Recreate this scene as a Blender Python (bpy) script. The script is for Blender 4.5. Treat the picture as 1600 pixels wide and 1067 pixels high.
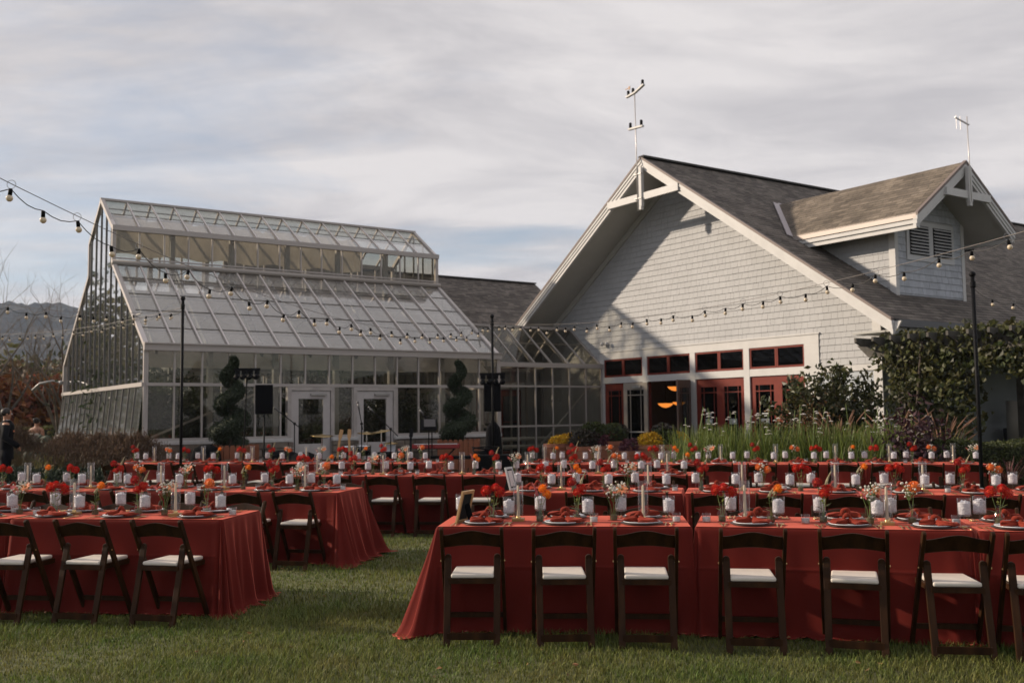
import bpy, bmesh, math, random
import numpy as np
from mathutils import Vector, Matrix
random.seed(7); rng = np.random.default_rng(7)
for o in list(bpy.data.objects): bpy.data.objects.remove(o, do_unlink=True)
scn = bpy.context.scene; col = scn.collection
R = math.radians
# ------------------------------------------------------------------ camera
FPX, PITCH, ROLL, CH = 1545.5, .0735, -.0111, 1.56
cF = Vector((0, math.cos(PITCH), math.sin(PITCH))); r0 = Vector((1, 0, 0)); u0 = r0.cross(cF)
cR = math.cos(ROLL)*r0 + math.sin(ROLL)*u0; cU = -math.sin(ROLL)*r0 + math.cos(ROLL)*u0
cO = Vector((0, 0, CH))
cd = bpy.data.cameras.new('camera'); cam = bpy.data.objects.new('camera', cd); col.objects.link(cam)
cam.matrix_world = Matrix(((cR.x, cU.x, -cF.x, 0), (cR.y, cU.y, -cF.y, 0), (cR.z, cU.z, -cF.z, CH), (0, 0, 0, 1)))
cd.sensor_width = 36; cd.lens = 36*FPX/1600; cd.clip_start = .05; cd.clip_end = 6000
cd.dof.use_dof = True; cd.dof.focus_distance = 7.6; cd.dof.aperture_fstop = 3.2
scn.camera = cam
# ------------------------------------------------------------------ sky, sun, exposure
SUN_AZ, SUN_EL = -79.5, 22.0          # azimuth from +Y towards +X
w = bpy.data.worlds.new('World'); scn.world = w; w.use_nodes = True
nt = w.node_tree; N = nt.nodes; L = nt.links; N.clear()
out = N.new('ShaderNodeOutputWorld'); bg = N.new('ShaderNodeBackground'); L.new(bg.outputs[0], out.inputs[0])
sky = N.new('ShaderNodeTexSky'); sky.sky_type = 'NISHITA'; sky.sun_disc = False
sky.sun_elevation = R(SUN_EL); sky.sun_rotation = R(SUN_AZ); sky.altitude = 600; sky.air_density = 1.0; sky.dust_density = .6; sky.ozone_density = 1.4
tc = N.new('ShaderNodeTexCoord'); sep = N.new('ShaderNodeSeparateXYZ'); L.new(tc.outputs['Generated'], sep.inputs[0])
def mth(op, a, b=None, clamp=False):
    n = N.new('ShaderNodeMath'); n.operation = op; n.use_clamp = clamp
    for i, v in enumerate((a, b)):
        if v is None: continue
        if isinstance(v, (int, float)): n.inputs[i].default_value = v
        else: L.new(v, n.inputs[i])
    return n.outputs[0]
zz = mth('ADD', mth('MAXIMUM', sep.outputs[2], 0.0), .10)
cx = mth('DIVIDE', sep.outputs[0], zz); cy = mth('DIVIDE', sep.outputs[1], zz)
cmb = N.new('ShaderNodeCombineXYZ'); L.new(mth('MULTIPLY', cx, .55), cmb.inputs[0]); L.new(cy, cmb.inputs[1])
def noise(vec, scale, det, rough, dist, off):
    mp = N.new('ShaderNodeMapping'); mp.inputs['Location'].default_value = off; L.new(vec, mp.inputs[0])
    n = N.new('ShaderNodeTexNoise'); n.inputs['Scale'].default_value = scale; n.inputs['Detail'].default_value = det
    n.inputs['Roughness'].default_value = rough; n.inputs['Distortion'].default_value = dist; L.new(mp.outputs[0], n.inputs['Vector']); return n.outputs[0]
n1 = noise(cmb.outputs[0], 1.0, 10, .60, .35, (11.3, 4.1, 0)); n2 = noise(cmb.outputs[0], .42, 3, .5, .2, (2.7, 5.2, 0))
n3 = noise(cmb.outputs[0], 2.2, 10, .60, .5, (1.3, 9.2, 0))
s = mth('ADD', mth('MULTIPLY', n1, .62), mth('MULTIPLY', n2, .5))
rp = N.new('ShaderNodeValToRGB'); rp.color_ramp.elements[0].position = .46; rp.color_ramp.elements[0].color = (.36,)*3+(1,)
rp.color_ramp.elements[1].position = .57; rp.color_ramp.elements[1].color = (1, 1, 1, 1); L.new(s, rp.inputs[0])
rc = N.new('ShaderNodeValToRGB'); rc.color_ramp.elements[0].position = .36; rc.color_ramp.elements[0].color = (5.0, 4.8, 4.95, 1)
rc.color_ramp.elements[1].position = .62; rc.color_ramp.elements[1].color = (7.0, 6.65, 6.6, 1); L.new(n3, rc.inputs[0])
hz = mth('MULTIPLY', mth('SUBTRACT', .13, sep.outputs[2], True), 6.0, True)   # thicker veil low over the horizon
cover = mth('MAXIMUM', rp.outputs[0], mth('MULTIPLY', hz, .55))
mx = N.new('ShaderNodeMix'); mx.data_type = 'RGBA'; L.new(cover, mx.inputs[0])
L.new(sky.outputs[0], mx.inputs[6]); L.new(rc.outputs[0], mx.inputs[7]); L.new(mx.outputs[2], bg.inputs[0]); bg.inputs[1].default_value = .1
sd = bpy.data.lights.new('sun', 'SUN'); sd.energy = 4.6; sd.angle = R(1.5); sd.color = (1, .84, .66)
sun = bpy.data.objects.new('sun', sd); col.objects.link(sun)
sv = Vector((math.sin(R(SUN_AZ))*math.cos(R(SUN_EL)), math.cos(R(SUN_AZ))*math.cos(R(SUN_EL)), math.sin(R(SUN_EL))))
sun.rotation_euler = sv.to_track_quat('Z', 'Y').to_euler(); sun.location = sv*60
scn.view_settings.view_transform = 'Standard'; scn.view_settings.look = 'None'
scn.view_settings.exposure = .22; scn.view_settings.gamma = 1; scn.view_settings.use_curve_mapping = False
scn.cycles.max_bounces = 8; scn.cycles.transparent_max_bounces = 24; scn.cycles.diffuse_bounces = 3
scn.cycles.glossy_bounces = 3; scn.cycles.transmission_bounces = 4
scn.cycles.caustics_reflective = False; scn.cycles.caustics_refractive = False
# ------------------------------------------------------------------ helpers
def ray(x, y): return cF + (x-800)/FPX*cR + (533.5-y)/FPX*cU
def at_y(x, y, Y): d = ray(x, y); return cO + d*(Y/d.y)
def at_z(x, y, z): d = ray(x, y); return cO + d*((z-CH)/d.z)
def px(P):
    d = Vector(P)-cO; z = d.dot(cF); return (800+FPX*d.dot(cR)/z, 533.5-FPX*d.dot(cU)/z)
def tag(o, label=None, cat=None, group=None, kind=None):
    if label: o['label'] = label
    if cat: o['category'] = cat
    if group: o['group'] = group
    if kind: o['kind'] = kind
    return o
def thing(name, loc=(0, 0, 0), rz=0, label=None, cat=None, group=None, parent=None):
    o = bpy.data.objects.new(name, None); o.empty_display_size = .05; col.objects.link(o); o.location = loc; o.rotation_euler = (0, 0, rz)
    if parent: o.parent = parent
    return tag(o, label, cat, group)
def mesh_obj(name, me, parent=None, loc=None, rz=None):
    o = bpy.data.objects.new(name, me); col.objects.link(o)
    if parent: o.parent = parent
    if loc is not None: o.location = loc
    if rz is not None: o.rotation_euler = (0, 0, rz)
    return o
def npmesh(name, V, F, mat, smooth=False):
    V = np.asarray(V, np.float32).reshape(-1, 3); F = np.asarray(F, np.int32); k = F.shape[1]; m = F.shape[0]
    me = bpy.data.meshes.new(name); me.vertices.add(len(V)); me.vertices.foreach_set('co', V.ravel())
    me.loops.add(m*k); me.loops.foreach_set('vertex_index', F.ravel()); me.polygons.add(m)
    me.polygons.foreach_set('loop_start', np.arange(0, m*k, k, dtype=np.int32))
    me.polygons.foreach_set('use_smooth', np.full(m, smooth)); me.update(calc_edges=True)
    for mm in (mat if isinstance(mat, (list, tuple)) else [mat]): me.materials.append(mm)
    return me
def children(o, _c={}): return [c for c in bpy.data.objects if c.parent == o]
class Tree:
    """a built thing whose parts can be copied quickly"""
    def __init__(s, root):
        s.root = root; s.kids = []
        ks = [c for c in root.children]
        for k in ks: s.kids.append((k, [g for g in k.children]))
        s.used = False
    def place(s, loc, rz, label=None, cat=None, group=None, scale=None):
        if not s.used: s.used = True; r = s.root
        else:
            r = s.root.copy(); col.objects.link(r)
            for k, gs in s.kids:
                c = k.copy(); col.objects.link(c); c.parent = r
                for g in gs: d = g.copy(); col.objects.link(d); d.parent = c
        r.location = loc; r.rotation_euler = (0, 0, rz)
        if scale: r.scale = (scale,)*3
        return tag(r, label, cat, group)
class MB:
    def __init__(s): s.v = []; s.f = []; s.m = []; s.mi = 0
    def add(s, V, F):
        b = len(s.v); s.v += [tuple(p) for p in V]
        for f in F: s.f.append(tuple(i+b for i in f)); s.m.append(s.mi)
        return s
    def box(s, c, d, rot=None):
        x, y, z = (q/2 for q in d); P = [Vector((a*x, b*y, e*z)) for a in (-1, 1) for b in (-1, 1) for e in (-1, 1)]
        if rot is not None: P = [rot @ p for p in P]
        return s.add([p+Vector(c) for p in P], [(0, 1, 3, 2), (4, 6, 7, 5), (0, 4, 5, 1), (2, 3, 7, 6), (0, 2, 6, 4), (1, 5, 7, 3)])
    def b(s, x0, x1, y0, y1, z0, z1): return s.box(((x0+x1)/2, (y0+y1)/2, (z0+z1)/2), (x1-x0, y1-y0, z1-z0))
    def bar(s, p, q, w, h, up=(0, 0, 1)):
        p = Vector(p); q = Vector(q); d = (q-p); ln = d.length; d.normalize(); u = Vector(up)
        sx = d.cross(u)
        if sx.length < 1e-5: sx = d.cross(Vector((1, 0, 0)))
        sx.normalize(); u = sx.cross(d); M = Matrix((sx, d, u)).transposed()
        return s.box((p+q)/2, (w, ln, h), M)
    def tube(s, pts, rad, n=8, cap=True):
        pts = [Vector(p) for p in pts]; rad = [rad]*len(pts) if isinstance(rad, (int, float)) else rad
        V = []; prev = None
        for i, p in enumerate(pts):
            t = (pts[min(i+1, len(pts)-1)]-pts[max(i-1, 0)]).normalized()
            a = prev if prev is not None else (Vector((1, 0, 0)) if abs(t.x) < .8 else Vector((0, 1, 0)))
            a = (a - t*a.dot(t)).normalized(); prev = a; c = t.cross(a)
            for k in range(n):
                th = 2*math.pi*k/n; V.append(p+(a*math.cos(th)+c*math.sin(th))*rad[i])
        F = [(i*n+k, i*n+(k+1) % n, (i+1)*n+(k+1) % n, (i+1)*n+k) for i in range(len(pts)-1) for k in range(n)]
        if cap: F += [tuple(range(n-1, -1, -1)), tuple((len(pts)-1)*n+k for k in range(n))]
        return s.add(V, F)
    def lathe(s, prof, n=16, c=(0, 0, 0)):
        c = Vector(c); V = []
        for r, z in prof:
            for k in range(n): th = 2*math.pi*k/n; V.append(c+Vector((r*math.cos(th), r*math.sin(th), z)))
        return s.add(V, [(i*n+k, i*n+(k+1) % n, (i+1)*n+(k+1) % n, (i+1)*n+k) for i in range(len(prof)-1) for k in range(n)])
    def prism(s, poly, a, axis='y', t=.1):
        """poly in the two other axes, extruded along axis from a to a+t"""
        n = len(poly)
        def mk(p, h): return {'x': (h, p[0], p[1]), 'y': (p[0], h, p[1]), 'z': (p[0], p[1], h)}[axis]
        return s.add([mk(p, a) for p in poly]+[mk(p, a+t) for p in poly], [tuple(range(n)), tuple(range(2*n-1, n-1, -1))]+[(i, i+n, (i+1) % n+n, (i+1) % n) for i in range(n)])
    def ico(s, c, r, sub=1, jit=0, sc=(1, 1, 1)):
        bm = bmesh.new(); bmesh.ops.create_icosphere(bm, subdivisions=sub, radius=1)
        V = [Vector((v.co.x*sc[0], v.co.y*sc[1], v.co.z*sc[2]))*r*(1+random.uniform(-jit, jit))+Vector(c) for v in bm.verts]
        s.add(V, [tuple(v.index for v in f.verts) for f in bm.faces]); bm.free(); return s
    def mesh(s, name, mat, smooth=False, fix=True):
        me = bpy.data.meshes.new(name); me.from_pydata(s.v, [], s.f)
        ms = mat if isinstance(mat, (list, tuple)) else [mat]
        for m in ms: me.materials.append(m)
        if len(ms) > 1: me.polygons.foreach_set('material_index', s.m)
        if fix:
            bm = bmesh.new(); bm.from_mesh(me); bmesh.ops.recalc_face_normals(bm, faces=bm.faces); bm.to_mesh(me); bm.free()
        if smooth: me.polygons.foreach_set('use_smooth', [True]*len(me.polygons))
        me.update(); return me
    def obj(s, name, mat, parent=None, smooth=False, loc=None, rz=None): return mesh_obj(name, s.mesh(name, mat, smooth), parent, loc, rz)
def bevel(o, w=.004, seg=2):
    m = o.modifiers.new('bevel', 'BEVEL'); m.width = w; m.segments = seg; m.limit_method = 'ANGLE'; return o
# ------------------------------------------------------------------ materials
MATS = {}
def mat(name, c, rough=.6, metal=0, var=.0, vs=8, bump=0, bs=60, spec=.5, island=0, trans=0, stretch=None, coat=0, c2=None, sheen=0):
    if name in MATS: return MATS[name]
    m = bpy.data.materials.new(name); m.use_nodes = True; t = m.node_tree; p = t.nodes['Principled BSDF']
    p.inputs['Base Color'].default_value = (*c, 1); p.inputs['Roughness'].default_value = rough; p.inputs['Metallic'].default_value = metal
    p.inputs['Specular IOR Level'].default_value = spec
    if coat: p.inputs['Coat Weight'].default_value = coat
    if sheen: p.inputs['Sheen Weight'].default_value = sheen; p.inputs['Sheen Roughness'].default_value = .35; p.inputs['Sheen Tint'].default_value = (1, .24, .17, 1)
    co = t.nodes.new('ShaderNodeTexCoord').outputs['Object']
    if stretch:
        mp = t.nodes.new('ShaderNodeMapping'); mp.inputs['Scale'].default_value = stretch; t.links.new(co, mp.inputs[0]); co = mp.outputs[0]
    src = None
    if var or c2:
        n = t.nodes.new('ShaderNodeTexNoise'); n.inputs['Scale'].default_value = vs; n.inputs['Detail'].default_value = 6; n.inputs['Roughness'].default_value = .6; t.links.new(co, n.inputs['Vector'])
        r = t.nodes.new('ShaderNodeValToRGB'); r.color_ramp.elements[0].position = .33; r.color_ramp.elements[1].position = .67
        a = c if c2 else tuple(q*(1-var) for q in c); b_ = c2 if c2 else tuple(min(1, q*(1+var)) for q in c)
        r.color_ramp.elements[0].color = (*a, 1); r.color_ramp.elements[1].color = (*b_, 1); t.links.new(n.outputs[0], r.inputs[0]); src = r.outputs[0]
    if island:
        g = t.nodes.new('ShaderNodeNewGeometry'); h = t.nodes.new('ShaderNodeHueSaturation')
        mr = t.nodes.new('ShaderNodeMapRange'); mr.inputs[3].default_value = 1-island; mr.inputs[4].default_value = 1+island
        t.links.new(g.outputs['Random Per Island'], mr.inputs[0]); t.links.new(mr.outputs[0], h.inputs['Value'])
        mr2 = t.nodes.new('ShaderNodeMapRange'); mr2.inputs[3].default_value = .5-island*.05; mr2.inputs[4].default_value = .5+island*.05
        wn = t.nodes.new('ShaderNodeTexWhiteNoise'); wn.noise_dimensions = '1D'; t.links.new(g.outputs['Random Per Island'], wn.inputs['W']); t.links.new(wn.outputs[0], mr2.inputs[0]); t.links.new(mr2.outputs[0], h.inputs['Hue'])
        if src: t.links.new(src, h.inputs['Color'])
        else: h.inputs['Color'].default_value = (*c, 1)
        src = h.outputs[0]
    if src: t.links.new(src, p.inputs['Base Color'])
    if bump:
        n = t.nodes.new('ShaderNodeTexNoise'); n.inputs['Scale'].default_value = bs; n.inputs['Detail'].default_value = 4; t.links.new(co, n.inputs['Vector'])
        bp = t.nodes.new('ShaderNodeBump'); bp.inputs['Strength'].default_value = bump; bp.inputs['Distance'].default_value = .02; t.links.new(n.outputs[0], bp.inputs['Height']); t.links.new(bp.outputs[0], p.inputs['Normal'])
    if trans:
        o = t.nodes['Material Output']; tr = t.nodes.new('ShaderNodeBsdfTranslucent'); mxs = t.nodes.new('ShaderNodeMixShader'); mxs.inputs[0].default_value = trans
        if src: t.links.new(src, tr.inputs[0])
        else: tr.inputs[0].default_value = (*c, 1)
        t.links.new(p.outputs[0], mxs.inputs[1]); t.links.new(tr.outputs[0], mxs.inputs[2]); t.links.new(mxs.outputs[0], o.inputs[0])
    MATS[name] = m; return m
def glass(name, tint=(.9, .93, .92), vary=0, milk=0, milkc=(.6, .6, .6), refl=1.0, rough=.02, ior=1.5, dirt=0):
    m = bpy.data.materials.new(name); m.use_nodes = True; t = m.node_tree; t.nodes.clear(); Nn = t.nodes.new
    o = Nn('ShaderNodeOutputMaterial'); tr = Nn('ShaderNodeBsdfTransparent'); tr.inputs[0].default_value = (*tint, 1)
    gl = Nn('ShaderNodeBsdfGlossy'); gl.inputs['Roughness'].default_value = rough; gl.inputs[0].default_value = (1, 1, 1, 1)
    ge = Nn('ShaderNodeNewGeometry'); dt = Nn('ShaderNodeVectorMath'); dt.operation = 'DOT_PRODUCT'; t.links.new(ge.outputs['Normal'], dt.inputs[0]); t.links.new(ge.outputs['Incoming'], dt.inputs[1])
    def mm(op, a, b, cl=False):
        n = Nn('ShaderNodeMath'); n.operation = op; n.use_clamp = cl
        for i, v in enumerate((a, b)):
            if isinstance(v, (int, float)): n.inputs[i].default_value = v
            elif v is not None: t.links.new(v, n.inputs[i])
        return n.outputs[0]
    f0 = ((ior-1)/(ior+1))**2; sch = mm('POWER', mm('SUBTRACT', 1.0, mm('ABSOLUTE', dt.outputs['Value'], None), True), 5.0)   # Schlick, same from both sides
    fac = mm('MULTIPLY', mm('ADD', mm('MULTIPLY', sch, 1-f0), f0), refl, True); base = tr.outputs[0]
    if milk:
        df = Nn('ShaderNodeBsdfDiffuse'); df.inputs[0].default_value = (*milkc, 1); tl = Nn('ShaderNodeBsdfTranslucent'); tl.inputs[0].default_value = (*milkc, 1)
        ad = Nn('ShaderNodeMixShader'); ad.inputs[0].default_value = .45; t.links.new(df.outputs[0], ad.inputs[1]); t.links.new(tl.outputs[0], ad.inputs[2])
        m2 = Nn('ShaderNodeMixShader'); m2.inputs[0].default_value = milk; t.links.new(base, m2.inputs[1]); t.links.new(ad.outputs[0], m2.inputs[2]); base = m2.outputs[0]
        if dirt:
            co = Nn('ShaderNodeTexCoord'); n = Nn('ShaderNodeTexNoise'); n.inputs['Scale'].default_value = 1.6; n.inputs['Detail'].default_value = 7
            oi = Nn('ShaderNodeObjectInfo'); vm = Nn('ShaderNodeVectorMath'); vm.operation = 'ADD'; t.links.new(co.outputs['Object'], vm.inputs[0]); t.links.new(oi.outputs['Random'], vm.inputs[1]); t.links.new(vm.outputs[0], n.inputs['Vector'])
            mr = Nn('ShaderNodeMapRange'); mr.inputs[1].default_value = .3; mr.inputs[2].default_value = .7; mr.inputs[3].default_value = max(0, milk-dirt); mr.inputs[4].default_value = min(1, milk+dirt); t.links.new(n.outputs[0], mr.inputs[0]); t.links.new(mm('ADD', mr.outputs[0], mm('MULTIPLY', mm('SUBTRACT', oi.outputs['Random'], .5), vary), True), m2.inputs[0])
    ms = Nn('ShaderNodeMixShader'); t.links.new(fac, ms.inputs[0]); t.links.new(base, ms.inputs[1]); t.links.new(gl.outputs[0], ms.inputs[2]); t.links.new(ms.outputs[0], o.inputs[0]); return m
def emis(name, c, s):
    m = bpy.data.materials.new(name); m.use_nodes = True; p = m.node_tree.nodes['Principled BSDF']
    p.inputs['Base Color'].default_value = (*c, 1); p.inputs['Emission Color'].default_value = (*c, 1); p.inputs['Emission Strength'].default_value = s; return m
def rooftile(name, axis, c1=(.185, .160, .140), c2=(.095, .083, .074), rowh=.0777):
    m = bpy.data.materials.new(name); m.use_nodes = True; t = m.node_tree; p = t.nodes['Principled BSDF']; p.inputs['Roughness'].default_value = .92; p.inputs['Specular IOR Level'].default_value = .2
    co = t.nodes.new('ShaderNodeTexCoord'); sp_ = t.nodes.new('ShaderNodeSeparateXYZ'); cb = t.nodes.new('ShaderNodeCombineXYZ'); t.links.new(co.outputs['Object'], sp_.inputs[0])
    t.links.new(sp_.outputs[axis], cb.inputs[0]); t.links.new(sp_.outputs[2], cb.inputs[1])
    bk = t.nodes.new('ShaderNodeTexBrick'); bk.inputs['Scale'].default_value = 1; bk.inputs['Brick Width'].default_value = .26; bk.inputs['Row Height'].default_value = rowh; bk.inputs['Mortar Size'].default_value = .004
    bk.inputs['Color1'].default_value = (*c1, 1); bk.inputs['Color2'].default_value = (*c2, 1); bk.inputs['Mortar'].default_value = (.03, .027, .025, 1); bk.offset = .37; bk.squash = .7; bk.squash_frequency = 3
    t.links.new(cb.outputs[0], bk.inputs['Vector'])
    n = t.nodes.new('ShaderNodeTexNoise'); n.inputs['Scale'].default_value = 1.3; n.inputs['Detail'].default_value = 8; t.links.new(co.outputs['Object'], n.inputs['Vector'])
    mr = t.nodes.new('ShaderNodeMapRange'); mr.inputs[1].default_value = .3; mr.inputs[2].default_value = .7; mr.inputs[3].default_value = .78; mr.inputs[4].default_value = 1.22; t.links.new(n.outputs[0], mr.inputs[0])
    h = t.nodes.new('ShaderNodeHueSaturation'); t.links.new(bk.outputs[0], h.inputs['Color']); t.links.new(mr.outputs[0], h.inputs['Value']); t.links.new(h.outputs[0], p.inputs['Base Color']); return m
M_WHITE = mat('white_trim', (.52, .51, .50), .55, var=.06, vs=3)
M_SIDING = mat('grey_siding', (.40, .402, .41), .7, var=.05, vs=1.5, island=.035)
M_SOFFIT = mat('soffit_paint', (.42, .41, .385), .7, var=.05, vs=2)
M_BLUEGREY = mat('blue_grey_clapboard', (.36, .39, .42), .7, var=.08, vs=3)
M_RED = mat('red_door_paint', (.165, .028, .018), .6, spec=.2, var=.12, vs=4)
M_TAUPE = mat('taupe_door_paint', (.30, .26, .22), .5, var=.06)
M_DARKGLASS = glass('dark_window_glass', tint=(.30, .33, .32), refl=.75, ior=1.5)
M_GLASS = glass('greenhouse_wall_glass', tint=(.80, .79, .75), refl=.6, milk=.045, milkc=(.30, .29, .26), dirt=.04)
M_ROOFGLASS = glass('greenhouse_roof_glass', tint=(.93, .93, .92), milk=.22, milkc=(.72, .69, .67), refl=1.6, dirt=.12, vary=.20)
M_VENTGLASS = glass('frosted_vent_glass', tint=(.75, .77, .76), milk=.38, milkc=(.34, .345, .34), refl=1.5, rough=.05, dirt=.22)
M_GABLEGLASS = glass('gable_glass', tint=(.75, .79, .77), milk=.22, milkc=(.26, .27, .28), refl=2.2, dirt=.14)
M_ALU = mat('weathered_aluminium', (.40, .365, .345), .5, .1, var=.15, vs=4)
M_STEEL = mat('galvanised_steel', (.33, .32, .31), .45, .4, var=.15, vs=5)
M_CLOTH_SHADE = mat('beige_shade_cloth', (.50, .455, .40), .9, var=.1, vs=2, trans=.35)
M_ROOFX = rooftile('roof_shingles_long', 0); M_ROOFY = rooftile('roof_shingles_dormer', 1, (.21, .175, .14), (.12, .10, .082))
M_BLACK = mat('black_metal', (.005, .005, .006), .55, spec=.12)
M_BLACKCLOTH = mat('black_cloth', (.006, .006, .007), .95, bump=.3, bs=20, spec=.1)
M_GOLD = mat('brushed_gold', (.72, .50, .22), .28, 1)
M_WOOD = mat('dark_mahogany', (.030, .0125, .0045), .5, var=.5, vs=14, stretch=(1, 1, .12), spec=.12)
M_SEAT = mat('ivory_vinyl', (.66, .60, .53), .55, var=.04, vs=5, bump=.15, bs=18)
M_CLOTH = mat('rust_tablecloth', (.122, .0135, .0098), .85, var=.08, vs=2.5, bump=.05, bs=220, spec=.12, sheen=1.0)
M_NAPKIN = mat('rust_napkin', (.19, .026, .014), .9, var=.2, vs=10, bump=.25, bs=60, spec=.15, sheen=.3)
M_PLATE = mat('white_china', (.74, .74, .76), .18)
M_PLATE_SHADOW = mat('plate_shadow_tone', (.055, .018, .012), .4)
M_CGLASS = glass('clear_tableware_glass', tint=(.985, .985, .985), refl=.8)
M_ICE = mat('crushed_ice', (.68, .65, .69), .15, c2=(.96, .93, .96), vs=85, bump=.6, bs=90, trans=.3)
M_CANDLE = mat('ivory_wax', (.72, .60, .44), .5, trans=.25)
M_WAX = mat('white_wax', (.78, .75, .73), .5, trans=.3)
M_OAK = mat('oak_frame', (.42, .25, .11), .5, var=.25, vs=12, stretch=(1, 1, .15))
M_STEM = mat('flower_stem', (.12, .17, .04), .6); M_LEAF = mat('bud_leaf', (.16, .18, .03), .6, island=.3, trans=.3)
M_STONE = mat('field_stone', (.19, .155, .125), .9, var=.4, vs=3, bump=.6, bs=14, island=.35)
M_SOIL = mat('soil', (.035, .025, .018), .95, var=.3)
M_TERRA = mat('terracotta', (.33, .13, .075), .8, var=.18, vs=5)
M_CEDAR = mat('cedar_planter', (.23, .075, .032), .7, var=.3, vs=7, stretch=(1, 1, .15))
# ------------------------------------------------------------------ site frame (greenhouse corner, long wall along U)
AL = .5946; SU = Vector((math.cos(AL), math.sin(AL), 0)); SV = Vector((-math.sin(AL), math.cos(AL), 0)); SC = Vector((-7.957, 21.447, 0))
def G(u, v, z=0): return SC+u*SU+v*SV+Vector((0, 0, z))
# ------------------------------------------------------------------ ground
def sheet(name, pts, mt, kind='structure'):
    me = bpy.data.meshes.new(name); me.from_pydata(pts, [], [tuple(range(len(pts)))]); me.materials.append(mt); o = mesh_obj(name, me); o['kind'] = kind; return o
M_GROUND = mat('lawn_soil', (.075, .085, .030), .95, c2=(.11, .11, .045), vs=1.2, bump=.6, bs=30)
sheet('ground', [(-3000, -60, 0), (3000, -60, 0), (3000, 3000, 0), (-3000, 3000, 0)], M_GROUND)
M_PATIO = mat('paved_patio', (.20, .175, .155), .85, var=.2, vs=2, bump=.3, bs=12)
sheet('patio', [G(.0, -4.2, .006), G(13.4, -4.2, .006), G(13.4, .0, .006), G(0, 0, .006)], M_PATIO)
sheet('mulch_bed', [(2.9, 17.0, .006), (10.5, 15.9, .006), (11.5, 19.4, .006), (6.6, 20.2, .006), (3.4, 19.6, .006)], mat('bark_mulch', (.045, .028, .018), .95, var=.5, vs=30, bump=.8, bs=60))
sheet('planting_bed', [(-16, 18.6, .006), (-8.4, 18.9, .006), (-8.4, 21.2, .006), (-13.5, 29, .006), (-22, 30, .006)], mat('bed_soil', (.05, .035, .022), .95, var=.5, vs=12))
# grass blades: one mesh, dense near the lens
def grass_patch(n, y0, y1, hgt, wid, xr):
    y = np.sqrt(rng.uniform(y0*y0, y1*y1, n)); x = rng.uniform(-1, 1, n)*(xr*y+.4)
    pat = .75+.35*np.sin(x*2.1+np.sin(y*1.3)*2)*np.cos(y*1.7+x*.6)
    h = hgt*rng.uniform(.55, 1.25, n)*pat; a = rng.uniform(0, 2*np.pi, n); lean = rng.uniform(.15, .95, n)*h
    ww = wid*rng.uniform(.6, 1.3, n); dx, dy = np.cos(a), np.sin(a); sx, sy = -dy, dx
    P = np.zeros((n, 5, 3))
    for k, (t, wf) in enumerate(((0, 1), (.55, .8))):
        for j, sg in enumerate((-1, 1)):
            P[:, k*2+j, 0] = x+dx*lean*t*t+sx*ww*wf*sg*.5; P[:, k*2+j, 1] = y+dy*lean*t*t+sy*ww*wf*sg*.5; P[:, k*2+j, 2] = h*t
    P[:, 4, 0] = x+dx*lean; P[:, 4, 1] = y+dy*lean; P[:, 4, 2] = h*.93
    return P
P = np.concatenate([grass_patch(150000, 4.4, 8.2, .058, .0060, .68), grass_patch(125000, 8.2, 13, .055, .0075, .68), grass_patch(55000, 13, 19, .06, .014, .66)])
nb = len(P); base = (np.arange(nb)*5)[:, None]
F = np.concatenate([base+np.array([[0, 1, 3]]), base+np.array([[0, 3, 2]]), base+np.array([[2, 3, 4]])])
M_GRASS = mat('grass_blades', (.098, .140, .027), .6, c2=(.175, .170, .048), vs=1.3, island=.55, trans=.35, spec=.3)
o = mesh_obj('lawn_grass', npmesh('lawn_grass', P.reshape(-1, 3), F, M_GRASS)); tag(o, 'mown green lawn grass under and around the tables', 'grass', kind='stuff')
# ------------------------------------------------------------------ panes
def unit_mesh(name, m, t=.006):
    return MB().b(0, 1, 0, 1, -t/2, t/2).mesh(name, m)
PANE = {}
def pane(parent, p, ex, ey, m, name='pane'):
    if m.name not in PANE: PANE[m.name] = unit_mesh('pane', m)
    o = mesh_obj(name, PANE[m.name], parent); ex = Vector(ex); ey = Vector(ey); n = ex.cross(ey).normalized()
    o.matrix_local = Matrix(((ex.x, ey.x, n.x, p[0]), (ex.y, ey.y, n.y, p[1]), (ex.z, ey.z, n.z, p[2]), (0, 0, 0, 1))); return o
BARS = {}
def barobj(parent, name, p, q, w, h, m, up=(0, 0, 1)):
    """one straight member as its own part; shares a unit mesh"""
    key = (name, m.name)
    if key not in BARS: BARS[key] = MB().box((0, .5, 0), (1, 1, 1)).mesh(name, m)
    o = mesh_obj(name, BARS[key], parent); p = Vector(p); q = Vector(q); d = q-p; ln = d.length; d.normalize(); u = Vector(up); s = d.cross(u)
    if s.length < 1e-4: s = d.cross(Vector((1, 0, 0)))
    s.normalize(); u = s.cross(d); s = s*w; u = u*h; d = d*ln
    o.matrix_local = Matrix(((s.x, d.x, u.x, p.x), (s.y, d.y, u.y, p.y), (s.z, d.z, u.z, p.z), (0, 0, 0, 1))); return o
def stones(parent, x0, x1, face, z0, z1, axis, name='stone_facing'):
    """rubble facing: uneven blocks proud of a recessed core; axis 'x' runs along x at y=face"""
    mb = MB(); z = z0
    while z < z1-.04:
        hh = min(random.uniform(.10, .20), z1-z); a = x0
        while a < x1-.02:
            ln = min(random.uniform(.18, .48), x1-a); pr = random.uniform(.0, .05)
            c = (a+ln/2, face-.1-pr/2, z+hh/2) if axis == 'x' else (face-.1-pr/2, a+ln/2, z+hh/2)
            d = (ln-.018, .2+pr, hh-.018) if axis == 'x' else (.2+pr, ln-.018, hh-.018)
            mb.box(c, d, Matrix.Rotation(random.uniform(-.03, .03), 3, 'Z')); a += ln
        z += hh
    o = mb.obj(name, M_STONE, parent); o['kind'] = 'stuff'; return o
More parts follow.
